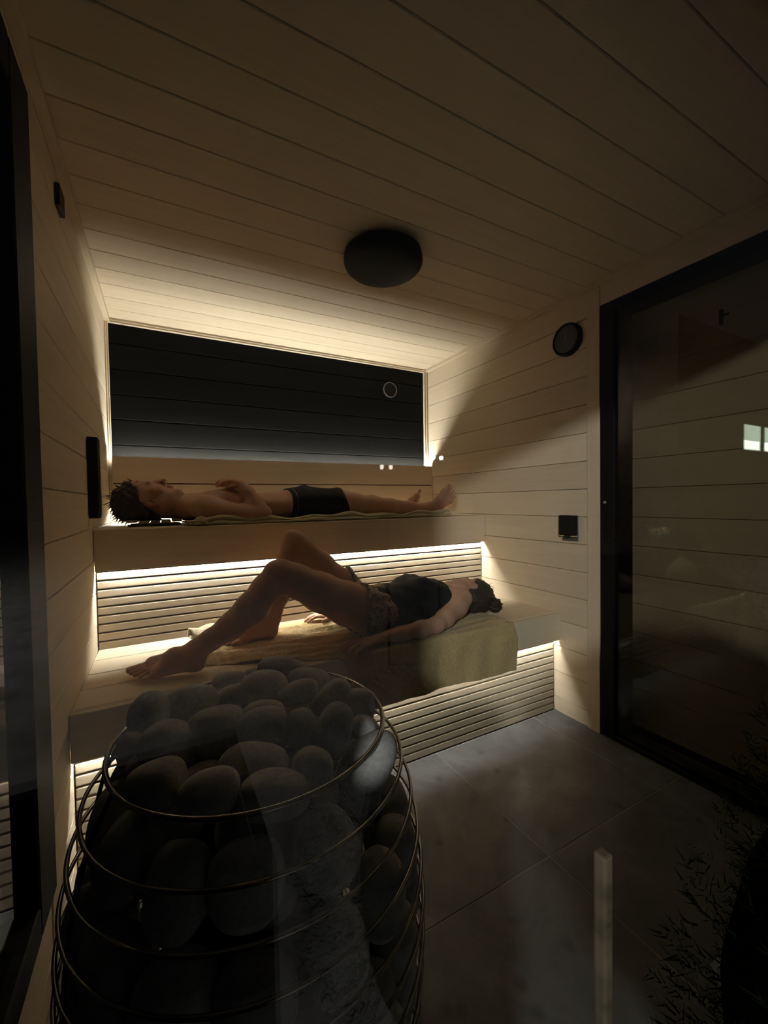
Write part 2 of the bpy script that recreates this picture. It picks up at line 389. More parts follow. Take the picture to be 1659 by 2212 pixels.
wbx = empty('wall_box', (W, 1.367, 0.96)); tag(wbx, 'small black rectangular wall box with a bright lip, low beside the door', 'wall box')
box('back_plate', W-0.006, W, 1.321, 1.413, 0.898, 1.026, plain('grey_plate', (0.10,0.095,0.09), 0.45, 0.4), wbx, 0.002)
box('cover', W-0.030, W-0.0065, 1.321, 1.413, 0.928, 1.026, BLACKMATTE, wbx, 0.002)
box('tab', W-0.034, W-0.0065, 1.352, 1.380, 0.916, 0.929, BLACKMATTE, wbx, 0.002)
for a, b in ((1.322,1.350),(1.382,1.412)): box('bright_lip', W-0.026, W-0.0065, a, b, 0.922, 0.9275, CHROME, wbx, 0.0005)

lbar = empty('wall_holder', (0, 1.92, 1.06)); tag(lbar, 'tall narrow black upright holder on the left wall near the lying head', 'holder')
box('body', 0.002, 0.036, 1.893, 1.945, 1.062, 1.372, BLACKMATTE, lbar, 0.004, 2)
box('edge_glint', 0.0362, 0.0385, 1.926, 1.944, 1.075, 1.365, plain('glint_tone', (0.35,0.33,0.30), 0.3, 0.5, 0.8), lbar, 0.0005)  # paler strip standing in for LED light along the edge

sb = empty('sensor_box', (0, 1.53, 2.0)); tag(sb, 'small dark brown square box high on the left wall under the ceiling', 'sensor')
box('case', 0.001, 0.014, 1.485, 1.55, 1.970, 2.034, plain('brown_case', (0.06,0.04,0.028), 0.6), sb, 0.003, 2)
for k in range(4): box('slot', 0.0141, 0.0145, 1.495, 1.54, 1.980+k*0.012, 1.985+k*0.012, BLACKMETAL, sb, 0)

rd = empty('wall_disc', (1.70, YB-0.004, 1.905)); tag(rd, 'round black disc with a lit lower rim on the dark back wall', 'disc')
bm = bmesh.new(); bm_lathe(bm, [(0.0,-0.020),(0.046,-0.020),(0.050,-0.016),(0.050,0.0),(0.0,0.0)], (1.715,YB-0.0045,1.915), 'Y', 40); link('body', fin(bm,'body'), BLACKMATTE, rd)
bm = bmesh.new(); bm_tube(bm, [(1.715+0.052*math.cos(a), YB-0.022, 1.915+0.052*math.sin(a)) for a in np.linspace(0, 2*math.pi, 49)[:-1]], 0.004, 10, closed=True)
link('rim', fin(bm,'rim',smooth=True), plain('dark_steel', (0.18,0.18,0.18), 0.35, 0.5, 0.9), rd)

# ------------------------------------------------------------------ heater
HX, HY = 0.395, 0.786
ringz = [(0.700,0.236),(0.636,0.270),(0.574,0.287),(0.512,0.298),(0.450,0.304),(0.388,0.307),(0.326,0.306),(0.264,0.303),(0.202,0.297),(0.140,0.288),(0.078,0.276)]
ht = empty('sauna_heater', (HX, HY, 0)); tag(ht, 'barrel shaped sauna heater, a cage of steel rings filled with stones', 'heater')
for k, (z, r) in enumerate(ringz):
    bm = bmesh.new(); bm_tube(bm, [(HX+r*math.cos(a), HY+r*math.sin(a), z) for a in np.linspace(0, 2*math.pi, 97)[:-1]], 0.0042 if k == 0 else 0.0034, 10, closed=True)
    link('ring', fin(bm,'ring',smooth=True), STEEL, ht)
for a in (20, 95, 160, 340-60):
    a = math.radians(a) if a != 280 else math.radians(200)
    bm = bmesh.new(); bm_tube(bm, [(HX+(r-0.006)*math.cos(a), HY+(r-0.006)*math.sin(a), z) for z, r in ringz]+[(HX+0.26*math.cos(a), HY+0.26*math.sin(a), 0.0)], 0.0035, 8)
    link('upright', fin(bm,'upright',smooth=True), BLACKMETAL, ht)
bm = bmesh.new(); bm_lathe(bm, [(0.0,0.62),(0.08,0.62),(0.14,0.55),(0.155,0.4),(0.155,0.12),(0.14,0.05),(0.0,0.05)], (HX,HY,0), 'Z', 40); link('core', fin(bm,'core'), BLACKMETAL, ht)
bm = bmesh.new(); bm_lathe(bm, [(0.0,0.03),(0.285,0.03),(0.287,0.0),(0.0,0.0)], (HX,HY,0), 'Z', 56); link('base', fin(bm,'base'), BLACKMETAL, ht)

# stones
def stone_mat():
    m, nt, out = newmat('sauna_stone'); p = principled(nt, out, (0.16,0.16,0.165), 0.85, 0.2); L = nt.links.new
    tc = N(nt, 'TexCoord'); oi = N(nt, 'ObjectInfo'); geo = N(nt, 'NewGeometry')
    n1 = N(nt, 'TexNoise', i_Scale=140.0, i_Detail=5.0, i_Roughness=0.7); L(geo.outputs['Position'], n1.inputs['Vector'])
    n2 = N(nt, 'TexNoise', i_Scale=22.0, i_Detail=3.0); L(geo.outputs['Position'], n2.inputs['Vector'])
    ad = N(nt, 'Math', operation='ADD'); L(n1.outputs['Fac'], ad.inputs[0]); L(n2.outputs['Fac'], ad.inputs[1])
    mr = N(nt, 'MapRange', i_1=0.7, i_2=1.3, i_3=0.75, i_4=1.35); L(ad.outputs[0], mr.inputs[0])
    mr2 = N(nt, 'MapRange', i_3=0.8, i_4=1.2); L(oi.outputs['Random'], mr2.inputs[0])
    mu = N(nt, 'Math', operation='MULTIPLY'); L(mr.outputs[0], mu.inputs[0]); L(mr2.outputs[0], mu.inputs[1])
    hv = N(nt, 'HueSaturation', i_Color=(0.52,0.525,0.54,1)); L(mu.outputs[0], hv.inputs['Value']); L(hv.outputs[0], p.inputs['Base Color'])
    b = N(nt, 'Bump', i_Strength=0.35, i_Distance=0.002); L(n1.outputs['Fac'], b.inputs['Height']); L(b.outputs[0], p.inputs['Normal'])
    return m
STONE = stone_mat()
rng = random.Random(7)
stone_me = []
for s in range(7):
    bm = bmesh.new(); bmesh.ops.create_icosphere(bm, subdivisions=4, radius=1.0)
    ph = [(Vector((rng.uniform(-1,1), rng.uniform(-1,1), rng.uniform(-1,1))).normalized(), rng.uniform(0, 6), rng.uniform(1.2, 2.6)) for _ in range(5)]
    for v in bm.verts:
        d = v.co.normalized(); e = 2.35
        q = (abs(d.x)**e+abs(d.y)**e+abs(d.z)**e)**(-1/e)
        k = q*(1+sum(0.026*math.sin(f*d.dot(a)*2+o) for a, o, f in ph))
        v.co = d*k
    stone_me.append(fin(bm, 'stone', smooth=True))
    stone_me[-1].materials.append(STONE)

def stone(loc, ax, e1, e2, label, group=None):
    e1 = Vector(e1).normalized(); e2 = (Vector(e2)-e1*Vector(e2).dot(e1)).normalized(); e3 = e1.cross(e2)
    o = bpy.data.objects.new('sauna_stone', rng.choice(stone_me)); COL.objects.link(o)
    m = Matrix((e1*ax[0], e2*ax[1], e3*ax[2])).transposed().to_4x4(); m.translation = loc
    o.matrix_world = m
    tag(o, label, 'stone', group); return o

TOP = [
(0.218,0.865,0.721,0.032,0.039,0.033,0,'upright grey stone at the far left edge of the heater heap'),
(0.290,0.906,0.705,0.050,0.037,0.041,-8,'wide dark stone at the back left of the heap'),
(0.370,0.973,0.705,0.039,0.025,0.029,-5,'flattened stone at the back of the heap below the towel edge'),
(0.424,0.977,0.709,0.022,0.018,0.019,0,'little round stone at the back between two wider stones'),
(0.484,0.951,0.722,0.055,0.026,0.034,5,'long flat stone highest at the back of the heap'),
(0.533,0.899,0.705,0.050,0.027,0.035,8,'flat stone beside the back rim, right of the highest stone'),
(0.368,0.914,0.705,0.037,0.018,0.025,-22,'thin slanting stone wedged behind the broad centre stones'),
(0.429,0.891,0.708,0.050,0.037,0.041,-5,'big rounded stone in the back middle of the heap'),
(0.488,0.839,0.712,0.043,0.023,0.030,-12,'oblong stone lying slantwise right of the big back stone'),
(0.549,0.789,0.705,0.042,0.032,0.034,-30,'tilted pale grey stone near the right of the heap'),
(0.592,0.760,0.690,0.034,0.035,0.033,0,'stone tucked under the right rim behind the tilted pale one'),
(0.411,0.816,0.700,0.040,0.020,0.025,-10,'low oblong stone half hidden behind the pale centre stone'),
(0.325,0.781,0.705,0.051,0.042,0.044,-10,'broad dark stone left of the centre of the heap'),
(0.392,0.741,0.708,0.049,0.033,0.037,-22,'pale grey oval stone at the very centre of the heap'),
(0.457,0.709,0.705,0.027,0.037,0.029,-15,'upright egg shaped stone just right of the centre one'),
(0.506,0.676,0.708,0.031,0.041,0.034,20,'egg stone with white flecks leaning right, near the right rim'),
(0.568,0.685,0.690,0.022,0.021,0.021,0,'little stone against the right rim beside the flecked egg stone'),
(0.245,0.777,0.705,0.043,0.036,0.037,-15,'dark stone on the left side of the heap'),
(0.234,0.683,0.700,0.042,0.034,0.035,-15,'large dark stone nearest the front left rim'),
(0.298,0.624,0.700,0.041,0.030,0.032,-15,'rounded dark stone at the front rim, left of middle'),
(0.365,0.658,0.700,0.052,0.026,0.034,3,'long reddish grey stone lying across the front of the heap'),
(0.443,0.606,0.700,0.030,0.027,0.026,0,'round stone near the front right, before the big right stone'),
(0.379,0.594,0.688,0.050,0.029,0.034,-8,'long stone against the middle of the front rim'),
(0.553,0.655,0.630,0.043,0.076,0.048,28,'largest long stone standing inside the right rim'),
(0.204,0.776,0.672,0.023,0.028,0.024,0,'small dark stone by the left rim'),
(0.295,0.715,0.660,0.040,0.030,0.033,0,'sunken stone in the dark hollow left of the reddish one'),
(0.441,0.690,0.658,0.036,0.026,0.030,0,'sunken stone in the gap below the egg shaped one'),
(0.190,0.820,0.690,0.019,0.031,0.023,0,'narrow stone squeezed by the left rim behind the small dark one'),
(0.520,0.790,0.660,0.033,0.026,0.028,0,'sunken stone below the oblong slanting one'),
]
E1, E2 = Vector((0.881,-0.473,-0.016)), Vector((0.026,0.015,1.0))
for x, y, z, a, b, c, ang, lab in TOP:
    an = math.radians(ang); stone((x, y, z), (a*1.04, b*1.04, c), E1*math.cos(an)-E2*math.sin(an), E1*math.sin(an)+E2*math.cos(an), lab)
todo = []
lvl = ['first', 'second', 'third', 'fourth', 'fifth']
for L_, z in enumerate((0.600, 0.478, 0.356, 0.234, 0.112)):
    rr = np.interp(z, [q[0] for q in ringz][::-1], [q[1] for q in ringz][::-1]); n = 14 if L_ == 0 else 16
    for k in range(n):
        a = 2*math.pi*(k+0.5*(L_ % 2))/n + rng.uniform(-0.04, 0.04)
        if L_ == 0 and abs((math.degrees(a) % 360)-320) < 24: continue
        wdt = math.pi*(rr-0.045)/n*rng.uniform(0.88, 1.06); hgt = rng.uniform(0.052, 0.066); thk = rng.uniform(0.034, 0.040)
        rad = rr-0.007-thk-(0.012 if L_ == 0 else 0)
        p = Vector((HX+rad*math.cos(a), HY+rad*math.sin(a), z+rng.uniform(-0.006, 0.006)))
        e1 = Vector((-math.sin(a), math.cos(a), rng.uniform(-0.25, 0.25))); lean = -0.25 if L_ == 0 else (-0.08 if L_ == 1 else 0)
        e2 = Vector((math.cos(a)*lean, math.sin(a)*lean, 1.0))
        o = stone(p, (wdt, hgt, thk), e1, e2, None)
        d_ = p-CAM; facing = Vector((math.cos(a), math.sin(a), 0)).dot((CAM-p).normalized()) > 0.12
        todo.append((L_, d_.dot(r2)/d_.dot(fwd), facing, o))
ORD = ['leftmost','second','third','fourth','fifth','sixth','seventh','eighth','ninth','tenth','eleventh','twelfth']
for L_ in range(5):
    row = sorted([q for q in todo if q[0] == L_ and q[2]], key=lambda q: q[1])
    for i, q in enumerate(row):
        lab = ORD[i] if i == 0 else ('rightmost' if i == len(row)-1 else ORD[i]+' from the left')
        tag(q[3], '%s stone in the %s row down behind the heater wires' % (lab, lvl[L_]), 'stone', 'stones in the %s row behind the wires' % lvl[L_])
    for q in todo:
        if q[0] == L_ and not q[2]: tag(q[3], 'dark stone on the far side of the heater behind the wires', 'stone', 'stones on the far side of the heater')

for L_, (z, rad, n) in enumerate(((0.628, 0.165, 9), (0.640, 0.085, 5), (0.545, 0.195, 10))):
    for k in range(n):
        a = 2*math.pi*(k+0.3)/n; r0_ = 0.9*min(0.046, math.pi*rad/n)
        stone(Vector((HX+rad*math.cos(a), HY+rad*math.sin(a), z)), (r0_, r0_*0.8, r0_*0.7), (-math.sin(a), math.cos(a), 0.1), (math.cos(a), math.sin(a), 0.2),
              'dark stone deep in the heap, only glimpsed between the others', 'stones deep inside the heap')

# ------------------------------------------------------------------ SDF bodies (one continuous surface)
class Field:
    def __init__(s, lo, hi, h):
        s.lo = np.array(lo, np.float32); s.h = h
        s.n = np.ceil((np.array(hi)-np.array(lo))/h).astype(int)+1
        s.ax = [s.lo[i]+h*np.arange(s.n[i], dtype=np.float32) for i in range(3)]
        s.D = np.full(s.n, 0.5, np.float32)
    def grid(s): return s.ax[0][:,None,None], s.ax[1][None,:,None], s.ax[2][None,None,:]
    def add(s, lo, hi, fn, k, neg=False):
        m = k+0.03
        i0 = [max(0, int((lo[i]-m-s.lo[i])/s.h)) for i in range(3)]; i1 = [min(s.n[i], int((hi[i]+m-s.lo[i])/s.h)+2) for i in range(3)]
        if any(i1[i] <= i0[i] for i in range(3)): return
        sl = tuple(slice(i0[i], i1[i]) for i in range(3))
        d = fn(s.ax[0][sl[0]][:,None,None], s.ax[1][sl[1]][None,:,None], s.ax[2][sl[2]][None,None,:]).astype(np.float32)
        a = s.D[sl]
        if neg:
            q = np.maximum(k-np.abs(a+d), 0)/k; s.D[sl] = np.maximum(a, -d)+q*q*k*0.25
        else:
            q = np.maximum(k-np.abs(a-d), 0)/k; s.D[sl] = np.minimum(a, d)-q*q*k*0.25

def rmax(*a):
    r = a[0]
    for b in a[1:]: r = np.maximum(r, b)
    return r
def V(*a): return np.array(a, np.float64)
def cone(a, b, ra, rb, k=0.02, n=None, s=1.0, neg=False):
    a, b = V(*a), V(*b); ba = b-a; L2 = max(float(ba@ba), 1e-9); R = max(ra, rb)*max(s, 1)
    nn = None
    if n is not None:
        nn = V(*n); nn = nn/np.linalg.norm(nn)
    def fn(X, Y, Z):
        px, py, pz = X-a[0], Y-a[1], Z-a[2]
        t = np.clip((px*ba[0]+py*ba[1]+pz*ba[2])/L2, 0, 1)
        vx, vy, vz = px-t*ba[0], py-t*ba[1], pz-t*ba[2]
        r = ra+(rb-ra)*t
        if nn is not None:
            q = (vx*nn[0]+vy*nn[1]+vz*nn[2]); g = q*(1/s-1)
            vx, vy, vz = vx+nn[0]*g, vy+nn[1]*g, vz+nn[2]*g
        d = np.sqrt(vx*vx+vy*vy+vz*vz)-r
        return d if s <= 1 or nn is None else d*1.0
    return (np.minimum(a, b)-R, np.maximum(a, b)+R, fn, k, neg)
def ell(c, rad, rows, k=0.02, neg=False):
    c = V(*c); rows = [V(*r)/np.linalg.norm(r) for r in rows]; R = max(rad)
    def fn(X, Y, Z):
        px, py, pz = X-c[0], Y-c[1], Z-c[2]; k0 = 0; k1 = 0
        for r, e in zip(rows, rad):
            q = px*r[0]+py*r[1]+pz*r[2]; k0 = k0+(q/e)**2; k1 = k1+(q/e**2)**2
        k0 = np.sqrt(k0); return k0*(k0-1)/np.maximum(np.sqrt(k1), 1e-6)
    return (c-R, c+R, fn, k, neg)
def chain(pts, k=0.02, n=None, s=1.0):
    return [cone(p[:3], q[:3], p[3], q[3], k, n, s) for p, q in zip(pts, pts[1:])]

def surfnet(D, lo, h, name):
    S = D < 0
    c = [(i, j, k) for i in (0, 1) for j in (0, 1) for k in (0, 1)]
    sh = [D.shape[i]-1 for i in range(3)]
    def sub(A, q): return A[q[0]:q[0]+sh[0], q[1]:q[1]+sh[1], q[2]:q[2]+sh[2]]
    cnt = sum(sub(S, q).astype(np.int8) for q in c)
    act = (cnt > 0) & (cnt < 8); idx = np.argwhere(act); n = len(idx)
    vals = {q: D[idx[:,0]+q[0], idx[:,1]+q[1], idx[:,2]+q[2]] for q in c}
    acc = np.zeros((n, 3)); num = np.zeros(n)
    for q in c:
        for a in range(3):
            if q[a] == 0:
                p = list(q); p[a] = 1; p = tuple(p); d0, d1 = vals[q], vals[p]
                cr = (d0 < 0) != (d1 < 0); t = np.where(cr, d0/np.where(cr, d0-d1, 1), 0)
                pos = np.tile(np.array(q, float), (n, 1)); pos[:, a] += t
                acc += pos*cr[:, None]; num += cr
    co = (idx+acc/num[:, None])*h+np.array(lo)
    vid = np.full(act.shape, -1, np.int32); vid[act] = np.arange(n)
    quads = []
    for a in range(3):
        b, d = (a+1) % 3, (a+2) % 3
        s0 = [slice(None)]*3; s1 = [slice(None)]*3; s0[a] = slice(0, -1); s1[a] = slice(1, None)
        for w in (b, d): s0[w] = slice(1, -1); s1[w] = slice(1, -1)
        A, B = S[tuple(s0)], S[tuple(s1)]; e = np.argwhere(A != B); inside = A[tuple(e.T)]
        i = e.copy(); i[:, b] += 1; i[:, d] += 1
        def vv(db, dd):
            j = i.copy(); j[:, b] -= db; j[:, d] -= dd; return vid[tuple(j.T)]
        q = np.stack([vv(1,1), vv(0,1), vv(0,0), vv(1,0)], 1); q[~inside] = q[~inside][:, ::-1]; quads.append(q)
    q = np.concatenate(quads)
    me = bpy.data.meshes.new(name); me.vertices.add(n); me.vertices.foreach_set('co', co.astype(np.float32).ravel())
    m = len(q); me.loops.add(m*4); me.loops.foreach_set('vertex_index', q.astype(np.int32).ravel())
    me.polygons.add(m); me.polygons.foreach_set('loop_start', np.arange(0, m*4, 4, dtype=np.int32)); me.polygons.foreach_set('loop_total', np.full(m, 4, np.int32))
    me.polygons.foreach_set('use_smooth', np.ones(m, bool)); me.update(calc_edges=True); me.validate()
    return me

def head(H, u, f, sc=1.0, female=False):
    """prims of a head: H centre, u towards the crown, f where the face looks"""
    H, u, f = V(*H), V(*u), V(*f); u = u/np.linalg.norm(u); f = f-u*(f@u); f = f/np.linalg.norm(f); s = np.cross(u, f)
    P = lambda a, b, c=0.0: H+(u*a+f*b+s*c)*sc
    R = [u, f, s]; q = sc; jw = 0.040 if female else 0.046
    pr = [ell(P(0.045,-0.012), (0.093*q,0.096*q,0.074*q), R, 0.02),
          ell(P(-0.03,0.030), (0.085*q,0.058*q,0.060*q), R, 0.03),
          cone(P(-0.055,0.0,jw), P(-0.103,0.062,0.010), 0.026*q, 0.019*q, 0.025),
          cone(P(-0.055,0.0,-jw), P(-0.103,0.062,-0.010), 0.026*q, 0.019*q, 0.025),
          ell(P(-0.104,0.071), (0.017*q,0.016*q,0.021*q), R, 0.02),
          cone(P(0.022,0.082,-0.032), P(0.022,0.082,0.032), 0.010*q, 0.010*q, 0.015),
          cone(P(-0.02,0.062,0.043), P(-0.012,0.055,0.05), 0.018*q, 0.016*q, 0.02),
          cone(P(-0.02,0.062,-0.043), P(-0.012,0.055,-0.05), 0.018*q, 0.016*q, 0.02)]
    for e in (-1, 1):
        pr.append(ell(P(0.001,0.094,e*0.031), (0.014*q,0.017*q,0.019*q), R, 0.012, True))
        pr.append(ell(P(0.0,0.074,e*0.031), (0.0125*q,0.0125*q,0.0145*q), R, 0.004))
        pr.append(ell(P(-0.008,-0.008,e*0.074), (0.031*q,0.018*q,0.008*q), [u+f*-0.25, f+u*0.25, s+f*-0.4*e], 0.006))
        pr.append(ell(P(-0.006,-0.004,e*0.083), (0.018*q,0.009*q,0.006*q), [u, f, s], 0.004, True))
        pr.append(ell(P(-0.043,0.094,e*0.010), (0.008*q,0.010*q,0.008*q), R, 0.006))
    pr += [cone(P(0.012,0.084), P(-0.036,0.109), 0.009*q, 0.011*q, 0.012), ell(P(-0.038,0.108), (0.011*q,0.012*q,0.012*q), R, 0.008),
           ell(P(-0.063,0.088), (0.0075*q,0.012*q,0.022*q), R, 0.005), ell(P(-0.078,0.085), (0.008*q,0.012*q,0.019*q), R, 0.005),
           cone(P(-0.0705,0.095,-0.018), P(-0.0705,0.095,0.018), 0.0022*q, 0.0022*q, 0.003, neg=True)]
    return pr, P, R

def fingers(wr, kn, tips, bend, r=0.0085, k=0.004):
    """fan of fingers: knuckles, tips, bend = offset of the middle joint"""
    pr = []
    for a, b in zip(kn, tips):
        a, b = V(*a), V(*b); m1 = a+(b-a)*0.45+V(*bend); m2 = a+(b-a)*0.75+V(*bend)*0.8
        pr += [cone(wr, a, 0.013, 0.0105, 0.012), cone(a, m1, r*1.08, r, k), cone(m1, m2, r, r*0.93, k), cone(m2, b, r*0.93, r*0.78, k)]
    return pr

def foot(ank, heel, ball_in, ball_out, toes, r_ank, up, k=0.018, rt=0.0095):
    ank, heel, bi, bo = V(*ank), V(*heel), V(*ball_in), V(*ball_out); up = V(*up)
    mid = (bi+bo)/2; inst = ank*0.45+mid*0.55+up*0.010
    pr = [cone(ank, heel, r_ank*0.95, 0.029, k), cone(heel, bo, 0.026, 0.017, k), cone(heel+up*0.004, bi+up*0.003, 0.024, 0.019, k), cone(ank, inst, r_ank*0.9, 0.024, 0.03),
          cone(inst, bi+up*0.004, 0.023, 0.017, 0.025), cone(inst, bo+up*0.002, 0.021, 0.015, 0.025), cone(bi, bo, 0.018, 0.0155, 0.012)]
    for i, tp in enumerate(toes):
        f = i/(len(toes)-1); base = bi*(1-f)+bo*f; tp = V(*tp); r = 0.0125 if i == 0 else rt*(1-0.06*i)
        m = base*0.45+tp*0.55+up*(0.004 if i else 0.002); pr += [cone(base, m, r*1.05, r*0.92, 0.006), cone(m, tp, r*0.92, r*(0.95 if i == 0 else 0.9), 0.004)]
    return pr

def build(prims, lo, hi, h):
    F = Field(lo, hi, h)
    for p in prims: F.add(*p)
    return F

def strands(bm, roots, rnd, length, r0, curl):
    for p, d in roots:
        p = Vector(p); d = Vector(d).normalized(); pts = [p]; L = length*rnd.uniform(0.6, 1.3); v = d.copy()
        for i in range(4):
            v = (v+Vector((rnd.uniform(-1,1), rnd.uniform(-1,1), rnd.uniform(-1,1)))*curl).normalized(); pts.append(pts[-1]+v*L/4)
        bm_tube(bm, pts, [r0, r0*0.9, r0*0.7, r0*0.45, r0*0.12], 5, caps=False)

SKIN_M = skin_mat('skin_tan', (0.52,0.31,0.225)); SKIN_W = skin_mat('skin_light', (0.55,0.335,0.24))

def hair_mat(name, c):
    m, nt, out = newmat(name); p = principled(nt, out, c, 0.5, 0.4); L = nt.links.new
    tc = N(nt, 'TexCoord'); mp = N(nt, 'Mapping'); mp.inputs['Scale'].default_value = (60, 420, 60); L(tc.outputs['Object'], mp.inputs['Vector'])
    n1 = N(nt, 'TexNoise', i_Scale=1.0, i_Detail=4.0, i_Distortion=1.5); L(mp.outputs[0], n1.inputs['Vector'])
    mr = N(nt, 'MapRange', i_1=0.3, i_2=0.7, i_3=0.5, i_4=1.4); L(n1.outputs['Fac'], mr.inputs[0]); hv = N(nt, 'HueSaturation', i_Color=(*c, 1)); L(mr.outputs[0], hv.inputs['Value'])
    L(hv.outputs[0], p.inputs['Base Color']); b = N(nt, 'Bump', i_Strength=0.6, i_Distance=0.003); L(n1.outputs['Fac'], b.inputs['Height']); L(b.outputs[0], p.inputs['Normal'])
    return m

# ---------------- man on the upper bench
rm = random.Random(3)
torso_m = [cone((0.49,2.27,1.103),(0.60,2.27,1.103),0.073,0.076,0.03,(0,1,0),1.95),
           cone((0.60,2.27,1.103),(0.76,2.27,1.096),0.075,0.062,0.04,(0,1,0),1.85),
           cone((0.76,2.27,1.096),(0.88,2.27,1.102),0.062,0.072,0.04,(0,1,0),2.0),
           ell((0.535,2.205,1.140),(0.075,0.060,0.040),[(1,0,0),(0,1,0),(0,0,1)],0.04), ell((0.535,2.335,1.140),(0.075,0.060,0.040),[(1,0,0),(0,1,0),(0,0,1)],0.04)]
pelv_m = [cone((0.87,2.27,1.104),(0.96,2.27,1.112),0.074,0.080,0.04,(0,1,0),1.85), ell((0.950,2.26,1.158),(0.045,0.045,0.042),[(1,0,0),(0,1,0),(0,0,1)],0.03)]
legs_m = chain([(0.93,2.185,1.108,0.082),(1.12,2.178,1.106,0.074),(1.22,2.172,1.100,0.060),(1.31,2.168,1.090,0.050),(1.345,2.166,1.091,0.048),(1.45,2.160,1.075,0.050),(1.58,2.155,1.066,0.040),(1.70,2.150,1.060,0.031),(1.735,2.150,1.062,0.032)],0.025) + \
         chain([(0.93,2.355,1.108,0.082),(1.12,2.362,1.106,0.074),(1.22,2.37,1.100,0.060),(1.31,2.376,1.090,0.050),(1.345,2.380,1.091,0.048),(1.45,2.39,1.075,0.050),(1.58,2.40,1.066,0.040),(1.70,2.415,1.060,0.031),(1.735,2.418,1.062,0.032)],0.025) + \
         [ell((1.333,2.164,1.124),(0.030,0.026,0.021),[(1,0,0),(0,1,0),(0,0,1)],0.02)]
arms_m = chain([(0.425,2.12,1.092,0.052),(0.50,2.092,1.068,0.048),(0.60,2.070,1.056,0.042),(0.668,2.060,1.056,0.036),(0.683,2.060,1.062,0.034)],0.03) + \
         chain([(0.683,2.060,1.062,0.034),(0.650,2.085,1.110,0.036),(0.620,2.115,1.165,0.030),(0.600,2.138,1.202,0.0235)],0.02) + \
         chain([(0.425,2.42,1.092,0.052),(0.52,2.46,1.062,0.046),(0.665,2.485,1.058,0.036)],0.03) + chain([(0.668,2.483,1.06,0.034),(0.645,2.44,1.12,0.036),(0.605,2.38,1.185,0.025),(0.592,2.36,1.195,0.023)],0.02)
hand_m = fingers((0.595,2.143,1.206),[(0.545,2.160,1.222),(0.542,2.178,1.229),(0.543,2.197,1.230),(0.548,2.214,1.226)],
                 [(0.490,2.200,1.200),(0.482,2.222,1.208),(0.486,2.240,1.212),(0.500,2.256,1.212)],(0.0,0.0,0.008)) + \
         [cone((0.588,2.150,1.208),(0.555,2.185,1.222),0.018,0.017,0.012)] + chain([(0.585,2.158,1.204,0.013),(0.556,2.152,1.196,0.011),(0.528,2.158,1.190,0.009)],0.006) + \
         fingers((0.590,2.355,1.197),[(0.548,2.325,1.214),(0.545,2.305,1.219),(0.547,2.287,1.218),(0.553,2.270,1.212)],
                 [(0.515,2.270,1.206),(0.508,2.252,1.206),(0.511,2.236,1.204),(0.520,2.225,1.202)],(0.0,0.0,0.012)) + chain([(0.585,2.335,1.208,0.013),(0.570,2.290,1.228,0.011),(0.552,2.262,1.234,0.009)],0.006)
head_m, PM, RM = head((0.193,2.245,1.130),(-0.965,0.0,0.262),(0.262,-0.03,0.965),1.0)
neck_m = [cone((0.245,2.248,1.098),(0.365,2.262,1.098),0.053,0.056,0.03), cone((0.37,2.265,1.095),(0.45,2.27,1.098),0.062,0.070,0.04,(0,1,0),1.7)]
shoul_m = [cone((0.425,2.13,1.092),(0.425,2.41,1.092),0.056,0.056,0.03)]
feet_m = foot((1.735,2.150,1.062),(1.772,2.156,1.050),(1.822,2.112,1.163),(1.864,2.110,1.112),
              [(1.842,2.096,1.203),(1.866,2.090,1.190),(1.880,2.090,1.171),(1.889,2.092,1.151),(1.892,2.096,1.131)],0.031,(-0.6,-0.3,0.5), rt=0.0082) + \
         foot((1.735,2.418,1.062),(1.772,2.420,1.050),(1.812,2.420,1.140),(1.835,2.462,1.118),
              [(1.838,2.425,1.180),(1.846,2.442,1.176),(1.852,2.456,1.166),(1.856,2.468,1.154),(1.856,2.478,1.140)],0.031,(-0.7,0.1,0.5))
lo, hi = (0.04,1.98,1.0), (1.93,2.56,1.28)
F = build(torso_m+pelv_m+legs_m+shoul_m+neck_m+arms_m+head_m+hand_m+feet_m, lo, hi, 0.0038)
man = link('person', surfnet(F.D, F.lo, F.h, 'person'), SKIN_M, origin=(0.9,2.27,1.03))
tag(man, 'bare chested person in black trunks lying on the upper bench, hands on chest', 'person')
# trunks
G = build(torso_m[2:3]+pelv_m+legs_m[:2]+legs_m[8:10], (0.8,2.0,1.0), (1.3,2.56,1.28), 0.004)
X, Y, Z = G.grid()
off = 0.006+0.0016*np.sin(70*X+25*Y)*np.sin(45*Z+9*X)
D = np.maximum(G.D-off, np.maximum(0.850+0.10*(1.16-Z)*-0.25-X, X-(1.155+0.02*np.sin(20*Z))))
D = np.maximum(D, 1.030-Z)
tr = link('trunks', surfnet(D, G.lo, G.h, 'trunks'), plain('black_swim_fabric', (0.010,0.011,0.013), 0.75, 0.2, 0, 60, 0.3), man)
D2 = np.maximum(np.maximum(G.D-0.0085, 1.030-Z), np.abs(X-(0.870+0.025*(Z-1.16)*-1))-0.0022)
link('piping', surfnet(D2, G.lo, G.h, 'piping'), plain('grey_piping', (0.16,0.15,0.15), 0.6), tr)
